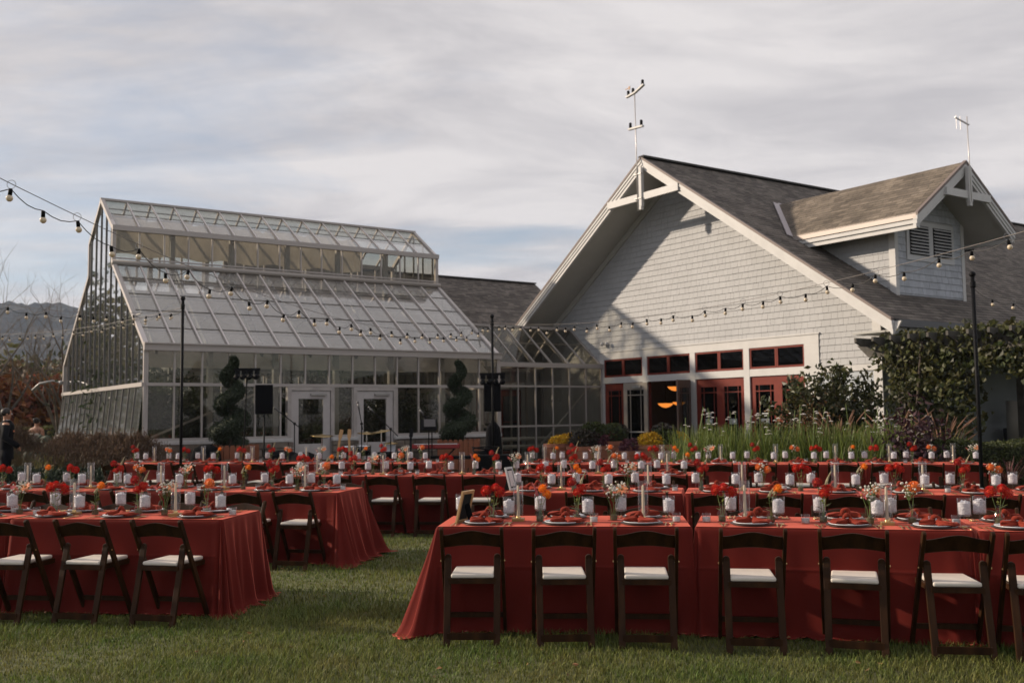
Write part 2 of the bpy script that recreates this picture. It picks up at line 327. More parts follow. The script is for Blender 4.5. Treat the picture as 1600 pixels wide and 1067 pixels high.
# ------------------------------------------------------------------ greenhouse
GL, GW, B = 9.144, 9.46, .6096
y1_, yr, y3_ = 3.32, 4.73, 6.14; ze, zcb, zct, zr, zs, zmid = 3.14, 5.40, 6.27, 7.22, 1.06, 2.30
gh = thing('greenhouse', SC, AL, 'tall glass greenhouse with raised clerestory ridge and stone base, beside the shingled house', 'greenhouse')
# base walls and sill
DOORS = ((3.30, 4.30), (4.98, 5.98))
segs = [(0, DOORS[0][0]), (DOORS[0][1], DOORS[1][0]), (DOORS[1][1], GL)]
MB().b(-.0, .25, -.02, GW, 0, .98).b(GL-.25, GL, 0, GW, 0, .98).b(.25, GL-.25, GW-.25, GW, 0, .98).obj('base_wall', M_STONE, gh)
for a, b in segs:
    MB().b(a, b, 0, .25, 0, .98).obj('base_wall', M_STONE, gh); stones(gh, a, b, .03, .0, .98, 'x')
    bevel(MB().b(a-.02 if a == 0 else a, b, -.16, .22, .98, 1.06).obj('sill', mat('sill_paint', (.50, .49, .48), .5, var=.08), gh), .008)
stones(gh, 0, GW, -.01, 0, .98, 'y'); bevel(MB().b(-.18, .2, .22, GW, .98, 1.055).obj('sill', MATS['sill_paint'], gh), .008)
# members
M_RAFT = mat('pale_glazing_bar', (.56, .51, .49), .45, .1, var=.1)
for i in range(16):
    x = i*B; dr = any(a-.05 < x < b+.05 for a, b in DOORS)
    w_ = .10 if i in (0, 15) else .034
    barobj(gh, 'mullion', (x, 0, 2.2 if dr else zs), (x, 0, ze-.06), w_, .07, M_ALU, (0, 1, 0))
    barobj(gh, 'rafter', (x, -.02, ze+.02), (x, y1_, zcb+.02), .036 if 0 < i < 15 else .10, .05, M_RAFT)
    barobj(gh, 'upper_rafter', (x, y1_-.06, zct), (x, yr, zr), .034 if 0 < i < 15 else .085, .05, M_RAFT)
    barobj(gh, 'clerestory_mullion', (x, y1_, zcb+.05), (x, y1_, zct), .032 if 0 < i < 15 else .08, .05, M_ALU, (0, 1, 0))
    barobj(gh, 'rear_rafter', (x, GW, ze), (x, y3_, zcb), .05, .06, M_ALU); barobj(gh, 'rear_upper_rafter', (x, y3_, zct), (x, yr, zr), .05, .05, M_ALU)
    barobj(gh, 'rear_mullion', (x, GW, zs), (x, GW, ze), .05, .06, M_ALU, (0, 1, 0)); barobj(gh, 'rear_clerestory_mullion', (x, y3_, zcb), (x, y3_, zct), .05, .05, M_ALU, (0, 1, 0))
def rail(name, p, q, w_, h_, m=M_ALU): return barobj(gh, name, p, q, w_, h_, m)
rail('ridge_cap', (-.05, yr, zr+.03), (GL+.05, yr, zr+.03), .10, .06)
rail('eave_beam', (-.06, -.05, ze-.02), (GL+.06, -.05, ze-.02), .13, .17); rail('eave_lip', (-.06, -.13, ze+.05), (GL+.06, -.13, ze+.05), .05, .03)
rail('upper_eave', (-.05, y1_-.05, zct), (GL+.05, y1_-.05, zct), .10, .13)
rail('clerestory_rail', (0, y1_-.03, zcb+.12), (GL, y1_-.03, zcb+.12), .05, .04)
MB().tube([(-.06, y1_-.12, zcb-.01), (GL+.06, y1_-.12, zcb-.01)], .075, 12).obj('gutter_pipe', mat('gutter_grey', (.33, .30, .275), .5, .2), gh, True)
rail('front_rail', (0, -.02, zmid), (GL, -.02, zmid), .08, .07); rail('front_sill_rail', (0, -.01, zs+.03), (DOORS[0][0], -.01, zs+.03), .07, .06)
rail('front_sill_rail', (DOORS[0][1], -.01, zs+.03), (DOORS[1][0], -.01, zs+.03), .07, .06); rail('front_sill_rail', (DOORS[1][1], -.01, zs+.03), (GL, -.01, zs+.03), .07, .06)
for nm, y, z in (('rear_eave', GW, ze), ('rear_upper_eave', y3_, zct), ('rear_lower_eave', y3_, zcb)): rail(nm, (0, y, z), (GL, y, z), .10, .12)
for t in (.2, .4, .6, .8):
    rail('purlin', (0, y1_*t+.02, ze+(zcb-ze)*t-.06), (GL, y1_*t+.02, ze+(zcb-ze)*t-.06), .03, .03, mat('dark_purlin', (.10, .095, .09), .6))
    rail('rear_purlin', (0, GW-(GW-y3_)*t, ze+(zcb-ze)*t-.06), (GL, GW-(GW-y3_)*t, ze+(zcb-ze)*t-.06), .03, .03, MATS['dark_purlin'])
    rail('glazing_strip', (0, y1_*t, ze+(zcb-ze)*t+.012), (GL, y1_*t, ze+(zcb-ze)*t+.012), .022, .012, mat('putty_strip', (.13, .12, .115), .7))
rail('glazing_strip', (0, (y1_+yr)/2, (zct+zr)/2+.010), (GL, (y1_+yr)/2, (zct+zr)/2+.010), .022, .012, MATS['putty_strip'])
for i in range(8):
    x = .3+i*1.21; barobj(gh, 'roof_truss', (x, .3, ze-.12), (x, y1_, zcb-.12), .05, .09, M_STEEL); barobj(gh, 'roof_strut', (x, 1.2, ze+.65), (min(x+1.2, GL-.1), 2.4, ze+1.45), .03, .03, M_STEEL)
rail('purlin', (0, (y1_+yr)/2, (zct+zr)/2-.05), (GL, (y1_+yr)/2, (zct+zr)/2-.05), .03, .03, MATS['dark_purlin'])
rail('purlin', (0, yr-.35, zr-.27), (GL, yr-.35, zr-.27), .025, .025, MATS['dark_purlin'])
# panes, front
g_ = .03
for i in range(15):
    x = i*B+g_; wv = (B-2*g_, 0, 0)
    for k in range(5):
        p0 = Vector((x, y1_*k/5, ze+(zcb-ze)*k/5)); ey = Vector((0, y1_/5-.008, (zcb-ze)/5-.005)); pane(gh, p0, wv, ey, M_ROOFGLASS, 'roof_pane')
    for k in range(2):
        p0 = Vector((x, y1_+(yr-y1_)*k/2, zct+(zr-zct)*k/2)); ey = Vector((0, (yr-y1_)/2-.008, (zr-zct)/2-.005)); pane(gh, p0, wv, ey, M_ROOFGLASS if k == 0 else M_GLASS, 'roof_pane')
    pane(gh, (x, y1_, zcb+.16), wv, (0, 0, zct-zcb-.2), M_GLASS, 'clerestory_pane'); pane(gh, (x, 0, zmid+.04), wv, (0, 0, ze-zmid-.12), M_GLASS, 'wall_pane')
    xc = x+B/2
    if not any(a-.1 < xc < b+.1 for a, b in DOORS): pane(gh, (x, 0, zs+.06), wv, (0, 0, zmid-zs-.1), M_GLASS, 'wall_pane')
# gable end facing the mountain: 15 columns
def gable_top(y):
    if y < y1_: return ze+(zcb-ze)*y/y1_
    if y < yr: return zct+(zr-zct)*(y-y1_)/(yr-y1_)
    if y < y3_: return zct+(zr-zct)*(y3_-y)/(y3_-yr)
    return ze+(zcb-ze)*(GW-y)/(GW-y3_)
NC = 16; cw = GW/NC
for xg, front in ((0, True), (GL, False)):
    pan = MB()
    for i in range(NC):
        a, b = i*cw+.015, (i+1)*cw-.015; cuts = [a, b]+[q for q in (y1_, yr, y3_) if a < q < b]; cuts.sort()
        for c0, c1 in zip(cuts, cuts[1:]):
            t0, t1 = gable_top(c0+1e-4)-.03, gable_top(c1-1e-4)-.03; zl = zmid+.05; lev = [zl, 3.9, 5.4, 8]
            for zl, zh in zip(lev, lev[1:]):
                if min(t0, t1) <= zl+.02: continue
                q = [(xg, c0, zl+.008), (xg, c1, zl+.008), (xg, c1, min(zh, t1)), (xg, c0, min(zh, t0))]
                if front:
                    me = bpy.data.meshes.new('gable_pane'); me.from_pydata(q, [], [(0, 1, 2, 3)]); me.materials.append(M_GABLEGLASS); mesh_obj('gable_pane', me, gh)
                else: pan.add(q, [(0, 1, 2, 3)])
    if not front: pan.obj('far_gable_panes', M_GLASS, gh)['kind'] = 'stuff'
    for i in range(1, NC):
        y = i*cw; barobj(gh, 'gable_bar', (xg, y, zmid), (xg, y, gable_top(y)), .022, .05, mat('dark_bar', (.13, .125, .12), .5), (1, 0, 0))
    for (ya, za), (yb, zb) in zip([(0, ze), (y1_, zcb), (y1_, zct), (yr, zr), (y3_, zct), (y3_, zcb)], [(y1_, zcb), (y1_, zct), (yr, zr), (y3_, zct), (y3_, zcb), (GW, ze)]):
        barobj(gh, 'gable_edge', (xg, ya, za), (xg, yb, zb), .10, .09, M_ALU, (1, 0, 0))
    barobj(gh, 'gable_rail', (xg-.03, 0, zmid), (xg-.03, GW, zmid), .10, .09, M_ALU)
    for z in (3.9, 5.4): barobj(gh, 'gable_tie', (xg+.03, .6 if z < 5 else y1_, z), (xg+.03, GW-.6 if z < 5 else y3_, z), .03, .03, M_STEEL)
    barobj(gh, 'corner_post', (xg, GW, 0.9), (xg, GW, ze), .10, .10, M_ALU, (0, 1, 0))
# side vent on the gable, propped outward
vt = .11
for i in range(NC):
    a = i*cw+.01; top = Vector((-.05, a, zmid-.05)); bot = Vector((-.05-vt, a, zs+.04)); pane(gh, bot, (0, cw-.02, 0), top-bot, M_VENTGLASS, 'vent_pane')
    if i: barobj(gh, 'vent_bar', Vector((-.06, i*cw, zmid-.05)), Vector((-.06-vt, i*cw, zs+.04)), .028, .03, MATS['dark_purlin'], (1, 0, 0))
barobj(gh, 'vent_rail', (-.06-vt, 0, zs+.03), (-.06-vt, GW, zs+.03), .05, .05, M_ALU)
# rear and far panes in one
rp_ = MB()
for i in range(15):
    x = i*B+g_; x2 = x+B-2*g_
    for q in ([(x, GW, ze), (x2, GW, ze), (x2, y3_, zcb), (x, y3_, zcb)],): rp_.add(q, [(0, 1, 2, 3)])
rp_.obj('rear_roof_panes', M_ROOFGLASS, gh)['kind'] = 'stuff'
rp_ = MB()
for i in range(15):
    x = i*B+g_; x2 = x+B-2*g_
    for q in ([(x, GW, zs), (x2, GW, zs), (x2, GW, ze), (x, GW, ze)], [(x, y3_, zcb), (x2, y3_, zcb), (x2, y3_, zct), (x, y3_, zct)], [(x, y3_, zct), (x2, y3_, zct), (x2, yr, zr), (x, yr, zr)]): rp_.add(q, [(0, 1, 2, 3)])
rp_.obj('rear_wall_panes', M_GLASS, gh)['kind'] = 'stuff'
# inner steel frame, braces, shade cloth
for x in (1.5, 3.05, 4.6, 6.1, 7.6):
    for y in (.35, y1_+.3, y3_-.3, GW-.35): barobj(gh, 'column', (x, y, 0), (x, y, ze if y in (.35, GW-.35) else zct), .12, .12, M_STEEL, (0, 1, 0))
    barobj(gh, 'truss', (x, .35, ze-.3), (x, GW-.35, ze-.3), .07, .12, M_STEEL); barobj(gh, 'truss_brace', (x, .6, ze-.3), (x, y1_, zcb-.25), .05, .07, M_STEEL)
barobj(gh, 'brace', (.2, .25, 1.15), (2.9, .25, 2.25), .05, .02, M_ALU, (0, 1, 0)); barobj(gh, 'brace', (9.0, .25, 1.15), (7.6, .25, 2.25), .05, .02, M_ALU, (0, 1, 0))
for y in (2.0, 4.7, 7.4): barobj(gh, 'cross_tie', (.1, y, ze-.25), (GL-.1, y, ze-.25), .08, .12, M_STEEL)
def cloth_sheet(name, f, nu=40, nv=8):
    V = [f(i/nu, j/nv) for j in range(nv+1) for i in range(nu+1)]; k = nu+1
    return mesh_obj(name, npmesh(name, V, [(j*k+i, j*k+i+1, (j+1)*k+i+1, (j+1)*k+i) for j in range(nv) for i in range(nu)], M_CLOTH_SHADE, True), gh)
cloth_sheet('shade_cloth', lambda s, t: (.15+s*(GL-.3), .25+t*(y1_-.55), ze-.34+(zcb-ze)*(t*.90)-.12-.05*math.sin(s*47)*math.sin(math.pi*t)))
cloth_sheet('shade_cloth', lambda s, t: (.15+s*(GL-.3), GW-.25-t*(GW-y3_-.5), ze-.12+(zcb-ze)*(t*.90)-.12-.05*math.sin(s*47)*math.sin(math.pi*t)))
cloth_sheet('shade_curtain', lambda s, t: (.2+s*(GL-1.9), yr+.12+.05*math.sin(s*60)*(1-t), 5.86+.04*math.sin(s*33)+t*(1.0+.05*math.sin(s*75)+.04*math.sin(s*140))-(0.25*max(0, s-.93)/.07)*t))
sheet_in = MB().b(.25, GL-.25, .25, GW-.25, 0, .02).obj('floor', mat('greenhouse_floor', (.09, .08, .07), .9, var=.3), gh)
# doors of the greenhouse
M_GDOOR = mat('greenhouse_door_paint', (.47, .44, .43), .5, var=.05)
for a, b in DOORS:
    f = MB().b(a-.09, a, -.06, .10, 0, 2.26).b(b, b+.09, -.06, .10, 0, 2.26).b(a, b, -.06, .10, 2.18, 2.26).obj('door_frame', M_ALU, gh)
    d = MB().b(a+.01, a+.19, -.03, .03, .02, 2.17).b(b-.19, b-.01, -.03, .03, .02, 2.17).b(a+.19, b-.19, -.03, .03, 1.98, 2.17).b(a+.19, b-.19, -.03, .03, .02, .92).obj('door', M_GDOOR, gh)
    bevel(d, .004); pane(d, (a+.19, 0, .92), (b-a-.38, 0, 0), (0, 0, 1.06), M_GLASS, 'door_pane')
    MB().b((a+b)/2-.02, b-.12, -.09, -.03, 2.06, 2.11).obj('door_closer', M_STEEL, d); MB().tube([(b-.10, -.03, 1.05), (b-.10, -.08, 1.05), (b-.22, -.08, 1.05)], .012, 8).obj('door_handle', M_STEEL, d)
# small lamp arm on the gable corner
MB().tube([(-.05, GW-.02, 2.62), (-.3, GW+.1, 2.70), (-.62, GW+.35, 2.62), (-.78, GW+.5, 2.42)], [.03, .03, .035, .05], 10).ico((-.1, GW, 2.64), .07, 2).obj('lamp_arm', M_STEEL, gh, True)
# ------------------------------------------------------------------ glass connector between greenhouse and house
XC0, XC1 = GL+.02, 13.42; yc0, ycr, ycb = .88, 2.41, 3.94; zce, zcr = 2.96, 4.17
cn = thing('glass_connector', G(XC0, yc0), AL, 'low gabled glass passage joining the greenhouse to the house', 'glass passage'); CL = XC1-XC0; cb_ = CL/7; dy = ycr-yc0
for i in range(8):
    x = i*cb_; wd = .032 if 0 < i < 7 else .08
    barobj(cn, 'mullion', (x, 0, 0), (x, 0, zce), wd, .06, M_ALU, (0, 1, 0)); barobj(cn, 'rafter', (x, -.03, zce+.02), (x, dy, zcr), wd, .055, M_ALU)
    barobj(cn, 'rear_rafter', (x, 2*dy, zce+.02), (x, dy, zcr), .045, .055, M_ALU); barobj(cn, 'rear_mullion', (x, 2*dy, 0), (x, 2*dy, zce), .05, .06, M_ALU, (0, 1, 0))
    if i < 7:
        for z0, z1 in ((.08, 1.2), (1.25, 2.33), (2.38, 2.9)): pane(cn, (x+.025, 0, z0), (cb_-.05, 0, 0), (0, 0, z1-z0), M_GLASS, 'wall_pane')
        for k in range(2): pane(cn, (x+.03, dy*k/2, zce+(zcr-zce)*k/2+.02), (cb_-.06, 0, 0), (0, dy/2-.01, (zcr-zce)/2-.008), M_GLASS, 'roof_pane')
        pane(cn, (x+.03, 2*dy, zce+.02), (cb_-.06, 0, 0), (0, -dy, zcr-zce), M_GLASS, 'rear_roof_pane')
for nm, y, z, w_, h_ in (('ridge_cap', dy, zcr+.03, .10, .07), ('eave_beam', -.05, zce, .11, .13), ('rail', 0, 2.355, .06, .05), ('rail', 0, 1.225, .06, .05), ('bottom_rail', 0, .05, .08, .08), ('rear_eave', 2*dy, zce, .1, .1)):
    barobj(cn, nm, (-.0, y, z), (CL, y, z), w_, h_, M_ALU)
for i in (1, 3, 5): barobj(cn, 'tie', (i*cb_, 0, zce), (i*cb_, 2*dy, zce), .05, .06, M_ALU); barobj(cn, 'strut', (i*cb_, .15, zce+.05), (i*cb_, dy, zcr-.1), .04, .04, M_ALU)
barobj(cn, 'brace', (CL-.1, .12, 2.6), (CL-2.7, .12, .2), .04, .02, M_WHITE, (0, 1, 0)); barobj(cn, 'purlin', (0, dy*.62, zce+(zcr-zce)*.62-.05), (CL, dy*.62, zce+(zcr-zce)*.62-.05), .04, .04, M_ALU)
pb = MB()
for i in range(2): pb.tube([(.4, .9, .62+i*.22), (CL-.5, .9, .62+i*.22)], .06, 10)
pb.obj('heating_pipe', M_WHITE, cn, True)
# ------------------------------------------------------------------ roof sheets with stepped courses
def stepped_roof(name, parent, x0, x1, y0, z0, y1, z1, m, n, axis='x', t=.012, clip=None):
    """courses climbing from eave (y0,z0) to ridge (y1,z1); the long edge runs along x (or y)"""
    mb = MB(); nx = 1
    for k in range(n):
        a, b = k/n, (k+1)/n
        ya, za = y0+(y1-y0)*a, z0+(z1-z0)*a; yb, zb = y0+(y1-y0)*b, z0+(z1-z0)*b
        xa0, xa1 = (x0, x1) if clip is None else clip(a); xb0, xb1 = (x0, x1) if clip is None else clip(b)
        q = [(xa0, ya, za+t), (xa1, ya, za+t), (xb1, yb, zb+t*.1), (xb0, yb, zb+t*.1), (xa0, ya, za), (xa1, ya, za)]
        if axis == 'y': q = [(p[1], p[0], p[2]) for p in q]
        mb.add(q, [(0, 1, 2, 3), (4, 5, 1, 0)])
    return mb.obj(name, m, parent)
def courses(parent, x, side, rows, name='siding_course', dz=.158, m=M_SIDING, clap=False, along='y', nrm=-1):
    """rows: list of (z0, [(a,b),...]); shingles on the plane x, thickness towards nrm"""
    for z0, spans in rows:
        mb = MB()
        for a, b in spans:
            y = a
            while y < b-.02:
                wv = (b-a) if clap else min(random.uniform(.11, .26), b-y)
                g2 = 0 if clap else .0022; t0 = .024+(0 if clap else random.uniform(-.0015, .0015)); h0 = z0
                q = [(0, y+g2, h0), (0, y+wv-g2, h0), (nrm*t0, y+wv-g2, h0), (nrm*t0, y+g2, h0), (nrm*.006, y+g2, z0+dz), (nrm*.006, y+wv-g2, z0+dz)]
                F_ = [(0, 1, 2, 3), (3, 2, 5, 4), (1, 5, 2), (0, 3, 4)]
                q = [(x+p[0], p[1], p[2]) if along == 'y' else (p[1], x+p[0], p[2]) for p in q]
                mb.add(q, F_); y += wv
        if mb.v: mb.obj(name, m, parent)
# ------------------------------------------------------------------ the shingled house
hs = thing('shingled_house', G(13.48, -2.424), AL, 'pale grey shingled gable house with red doors and dark shingle roof', 'house')
HR, SL, HW, HE, HX = 8.433, .6684, 6.37, 7.5, 24.0
def rz_(y): return HR-SL*abs(y)
zt = 3.36
# wall core behind the shingles
MB().prism([(-HW, zt), (HW, zt), (HW, rz_(HW)-.2), (0, HR-.2), (-HW, rz_(HW)-.2)], .0, 'x', .12).obj('gable_wall', M_SIDING, hs)
MB().b(0, .12, -HW, -4.70, 0, zt).obj('front_wall', M_SIDING, hs); MB().b(0, .12, 3.40, HW, 0, zt).obj('front_wall', M_SIDING, hs)
rows = []
z = zt
while z < HR-.25:
    half = min(HW-.16, (HR-.30-z-.05)/SL); half2 = half
    if half > .1: rows.append((z, [(-half, half)]))
    z += .158
courses(hs, 0, 0, rows)
z = 2.60; rows = []
while z < zt-.05: rows.append((z, [(-HW+.22, -4.70)])); z += .158
courses(hs, 0, 0, rows)
rows = []; z = .1
while z < zt-.1: rows.append((z, [(3.42, HW)])); z += .158
courses(hs, 0, 0, rows)
rows = [(.05+k*.12, [(-HW+.22, -4.70)]) for k in range(20)]; courses(hs, 0, 0, rows, 'clapboard', .12, M_BLUEGREY, True)
MB().b(-.045, -.002, -HW+.2, -4.68, 2.45, 2.59).obj('belt_board', M_WHITE, hs)
bevel(MB().b(-.05, -.002, -HW-.02, -HW+.2, 0, rz_(HW)-.25).obj('corner_board', M_WHITE, hs))
# long side wall under the eave, shaded
MB().b(0.0, HX, -HW, -HW+.12, 0, 4.1).obj('side_wall', M_BLUEGREY, hs); MB().b(0.12, HX, HW-.12, HW, 0, 4.1).obj('side_wall', M_BLUEGREY, hs)
rows = [(.05+k*.15, [(.2, 14)]) for k in range(26)]; courses(hs, -HW, 0, rows, 'clapboard', .15, M_BLUEGREY, True, along='x')
MB().b(HX-.1, HX, -HW, HW, 0, 4).obj('end_wall', M_BLUEGREY, hs)
# roof
stepped_roof('roof', hs, -1.22, HX+.6, -HE, rz_(HE), 0, HR, M_ROOFX, 64); stepped_roof('roof', hs, -1.22, HX+.6, HE, rz_(HE), 0, HR, M_ROOFX, 64)
MB().bar((-1.24, 0, HR+.03), (HX+.6, 0, HR+.03), .22, .05).obj('ridge_cap', mat('ridge_shingle', (.05, .046, .043), .9), hs)
TH = .30
for s in (-1, 1):
    def rk(x0, x1, a, b, nm, m): # board following the rake, z offsets a..b below the roof surface
        return MB().add([(x, s*y, rz_(y)-d) for x in (x0, x1) for y in (0, HE) for d in (a, b)], [(0, 1, 3, 2), (4, 6, 7, 5), (0, 4, 5, 1), (2, 3, 7, 6), (0, 2, 6, 4), (1, 5, 7, 3)]).obj(nm, m, hs)
    rk(-1.26, -1.18, -.03, .035, 'drip_edge', mat('drip_edge_brown', (.17, .13, .115), .6)); rk(-1.245, -1.14, .038, .115, 'rake_board', M_WHITE); rk(-1.225, -1.13, .120, .205, 'rake_board', M_WHITE); rk(-1.205, -1.12, .210, .305, 'rake_board', M_WHITE)
    MB().add([(x, s*y, rz_(y)-.24) for x in (-1.15, .0) for y in (0.02, HE-.03)], [(0, 1, 3, 2)]).obj('soffit', M_SOFFIT, hs)
    rk(-.06, -.002, .245, .44, 'frieze_board', M_SOFFIT)
    MB().b(-1.0, HX, s*HW if s > 0 else -HE+.05, HE-.05 if s > 0 else -HW, rz_(HE)-.24, rz_(HE)-.20).obj('eave_soffit', M_SOFFIT, hs)
    MB().b(-1.1, HX, s*(HE+.04)-.05, s*(HE+.04)+.05, rz_(HE)-.16, rz_(HE)-.01).obj('gutter', mat('gutter_metal', (.10, .10, .105), .5, .3), hs)
    MB().prism([(s*HE, rz_(HE)-.31), (s*(HE+.17), rz_(HE)-.05), (s*HE, rz_(HE)-.05)], -1.16, 'x', .05).obj('eave_return', M_WHITE, hs)
    MB().b(-1.17, 0, s*(HE-.06)-.03, s*(HE-.06)+.03, rz_(HE)-.32, rz_(HE)-.02).obj('fascia', M_WHITE, hs)
# apex truss
tr = MB().bar((-1.24, -1.42, 7.36), (-1.24, 1.42, 7.36), .07, .19).obj('collar_tie', M_WHITE, hs)
kp = MB().box((-1.27, 0, 7.62), (.10, .15, 1.06)).box((-1.27, 0, 7.05), (.10, .11, .1)); bevel(kp.obj('king_post', M_WHITE, hs), .01)
# door bays along the facade (y from 3.2 down)
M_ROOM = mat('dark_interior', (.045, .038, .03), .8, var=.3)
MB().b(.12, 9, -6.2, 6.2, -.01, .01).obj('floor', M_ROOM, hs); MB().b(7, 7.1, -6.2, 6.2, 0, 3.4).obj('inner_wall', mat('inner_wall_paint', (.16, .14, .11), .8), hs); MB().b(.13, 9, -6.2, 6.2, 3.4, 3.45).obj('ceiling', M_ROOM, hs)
MB().b(-.04, .10, -4.70, 3.40, 3.15, zt).obj('header_trim', M_WHITE, hs); MB().b(-.06, .0, -4.73, 3.43, zt, zt+.035).obj('drip_cap', M_WHITE, hs)
BW, GAP = 1.72, .195; bays = [(3.2-i*(BW+GAP)-BW, 3.2-i*(BW+GAP)) for i in range(4)]
posts = [(3.2, 3.40)]+[(bays[i+1][1], bays[i][0]) for i in range(3)]+[(-4.70, bays[3][0])]
for a, b in posts: bevel(MB().b(-.04, .10, a, b, 0, 3.15).obj('post_trim', M_WHITE, hs), .004)
for a, b in bays:
    MB().b(-.035, .09, a, b, 2.44, 2.62).obj('mid_trim', M_WHITE, hs)
    wn_ = MB(); m3 = (a+b)/2
    for c, d in ((a, m3), (m3, b)): wn_.b(-.02, .04, c+.004, d-.004, 2.625, 2.675).b(-.02, .04, c+.004, d-.004, 3.10, 3.145).b(-.02, .04, c+.004, c+.05, 2.675, 3.10).b(-.02, .04, d-.05, d-.004, 2.675, 3.10)
    wn_ = wn_.obj('transom_window', M_RED, hs)
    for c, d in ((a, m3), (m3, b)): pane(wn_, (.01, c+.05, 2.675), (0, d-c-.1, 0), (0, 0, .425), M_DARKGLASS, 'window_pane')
LW, LH = BW/2-.012, 2.42
def leaf(name, m, parent, loc, rz, hinge):
    """door leaf in its own frame: hinge at origin, width along +y*hinge"""
    w_ = LW; sg = hinge
    mb = MB(); bx = lambda x0, x1, y0, y1, z0, z1: mb.b(x0, x1, min(sg*y0, sg*y1), max(sg*y0, sg*y1), z0, z1)
    st = .13
    bx(-.022, .022, 0, st, .01, LH); bx(-.022, .022, w_-st, w_, .01, LH); bx(-.022, .022, st, w_-st, LH-.2, LH); bx(-.022, .022, st, w_-st, .01, .28)
    o = mb.obj(name, m, parent, loc=loc, rz=rz)
    p_ = pane(o, (0, sg*st, .28) if sg > 0 else (0, sg*(w_-st), .28), (0, w_-2*st, 0), (0, 0, LH-.48), M_DARKGLASS, 'door_pane')
    mu = MB(); by = lambda x0, x1, y0, y1, z0, z1: mu.b(x0, x1, min(sg*y0, sg*y1), max(sg*y0, sg*y1), z0, z1)
    by(-.018, .018, st, w_-st, LH-.36, LH-.335)
    for yy in (st+.11, w_-st-.11): by(-.016, .016, yy-.01, yy+.01, .28, LH-.36); by(-.016, .016, yy-.01, yy+.01, LH-.335, LH-.2)
    mu.obj('muntin', m, o)
    MB().box((-.06, sg*(w_-.06), 1.05), (.02, .03, .25)).box((-.04, sg*(w_-.06), 1.13), (.04, .02, .02)).box((-.04, sg*(w_-.06), .97), (.04, .02, .02)).obj('door_handle', M_STEEL, o)
    return o
notice_m = mat('grey_notice', (.30, .31, .31), .5); notice_w = mat('white_decal', (.75, .75, .73), .5)
for bi, (a, b) in enumerate(bays):
    MB().b(.0, .10, a, a+.012, 0, 2.44).b(.0, .10, b-.012, b, 0, 2.44).b(.0, .10, a+.012, b-.012, 2.425, 2.44).obj('door_frame', M_RED, hs)
    if bi == 1:
        l = leaf('open_door', M_TAUPE, hs, (-.03, b-.01, 0), R(-168), -1)
        MB().tube([(.07, -.08, 1.02), (.07, -LW+.06, 1.02)], .022, 8).obj('panic_bar', M_STEEL, l); MB().box((.05, -.35, 2.30), (.06, .3, .07)).obj('door_closer', M_STEEL, l)
        l = leaf('open_door', mat('brown_door_paint', (.11, .065, .05), .5), hs, (-.03, a+.01, 0), R(112), 1)
    else:
        for hy, sg in ((b-.012, -1), (a+.012, 1)):
            l = leaf('door', M_RED, hs, (.03, hy, 0), 0, sg)
            if bi in (2, 3):
                MB().box((-.03, sg*LW/2, 1.32), (.004, .26, .14)).obj('notice', notice_m, l)
                for k, (dy_, ww_) in enumerate(((.0, .16), (.0, .2))):
                    if sg < 0 or bi == 3: MB().box((-.03, sg*LW/2, 1.46+k*.055), (.004, ww_, .022)).obj('notice_line', notice_w, l)
                MB().box((-.034, sg*LW/2-.05, 1.32), (.004, .07, .06)).obj('notice_patch', notice_w, l)
# spotlight on the wall
sp = MB().box((-.06, 3.05, 3.62), (.08, .10, .06)).ico((-.14, 3.15, 3.62), .06, 2).ico((-.14, 2.93, 3.62), .06, 2).obj('spotlight', M_WHITE, hs, True)
# pendant lamps inside, lit
M_LAMP = emis('amber_lamp_glass', (1.0, .30, .045), .85)
def on_u(x, y, u):
    d = ray(x, y); return cO+d*((G(u, 0)-cO).dot(SU)/d.dot(SU))
for i, (x, y, u, s) in enumerate(((1055, 604, 16.2, 1.0), (1040, 630, 16.8, 1.05), (1061, 628, 17.5, .9), (993, 627, 18.0, .9))):
    P = on_u(x, y, u); z = P.z
    l = thing('pendant_lamp', P, 0, ('amber bowl pendant lamp glowing highest inside the open doorway', 'amber bowl pendant lamp glowing low inside the open doorway', 'amber bowl lamp glowing behind the open brown door leaf', 'amber pendant lamp glowing deep behind the taupe door glass')[i], 'lamp', 'lit pendant lamps')
    MB().lathe([(.001, -.14*s), (.10*s, -.12*s), (.20*s, -.06*s), (.25*s, 0)], 18).obj('shade', M_LAMP, l, True); MB().tube([(0, 0, -.02), (0, 0, 3.42-z)], .008, 6).obj('cord', M_BLACK, l)
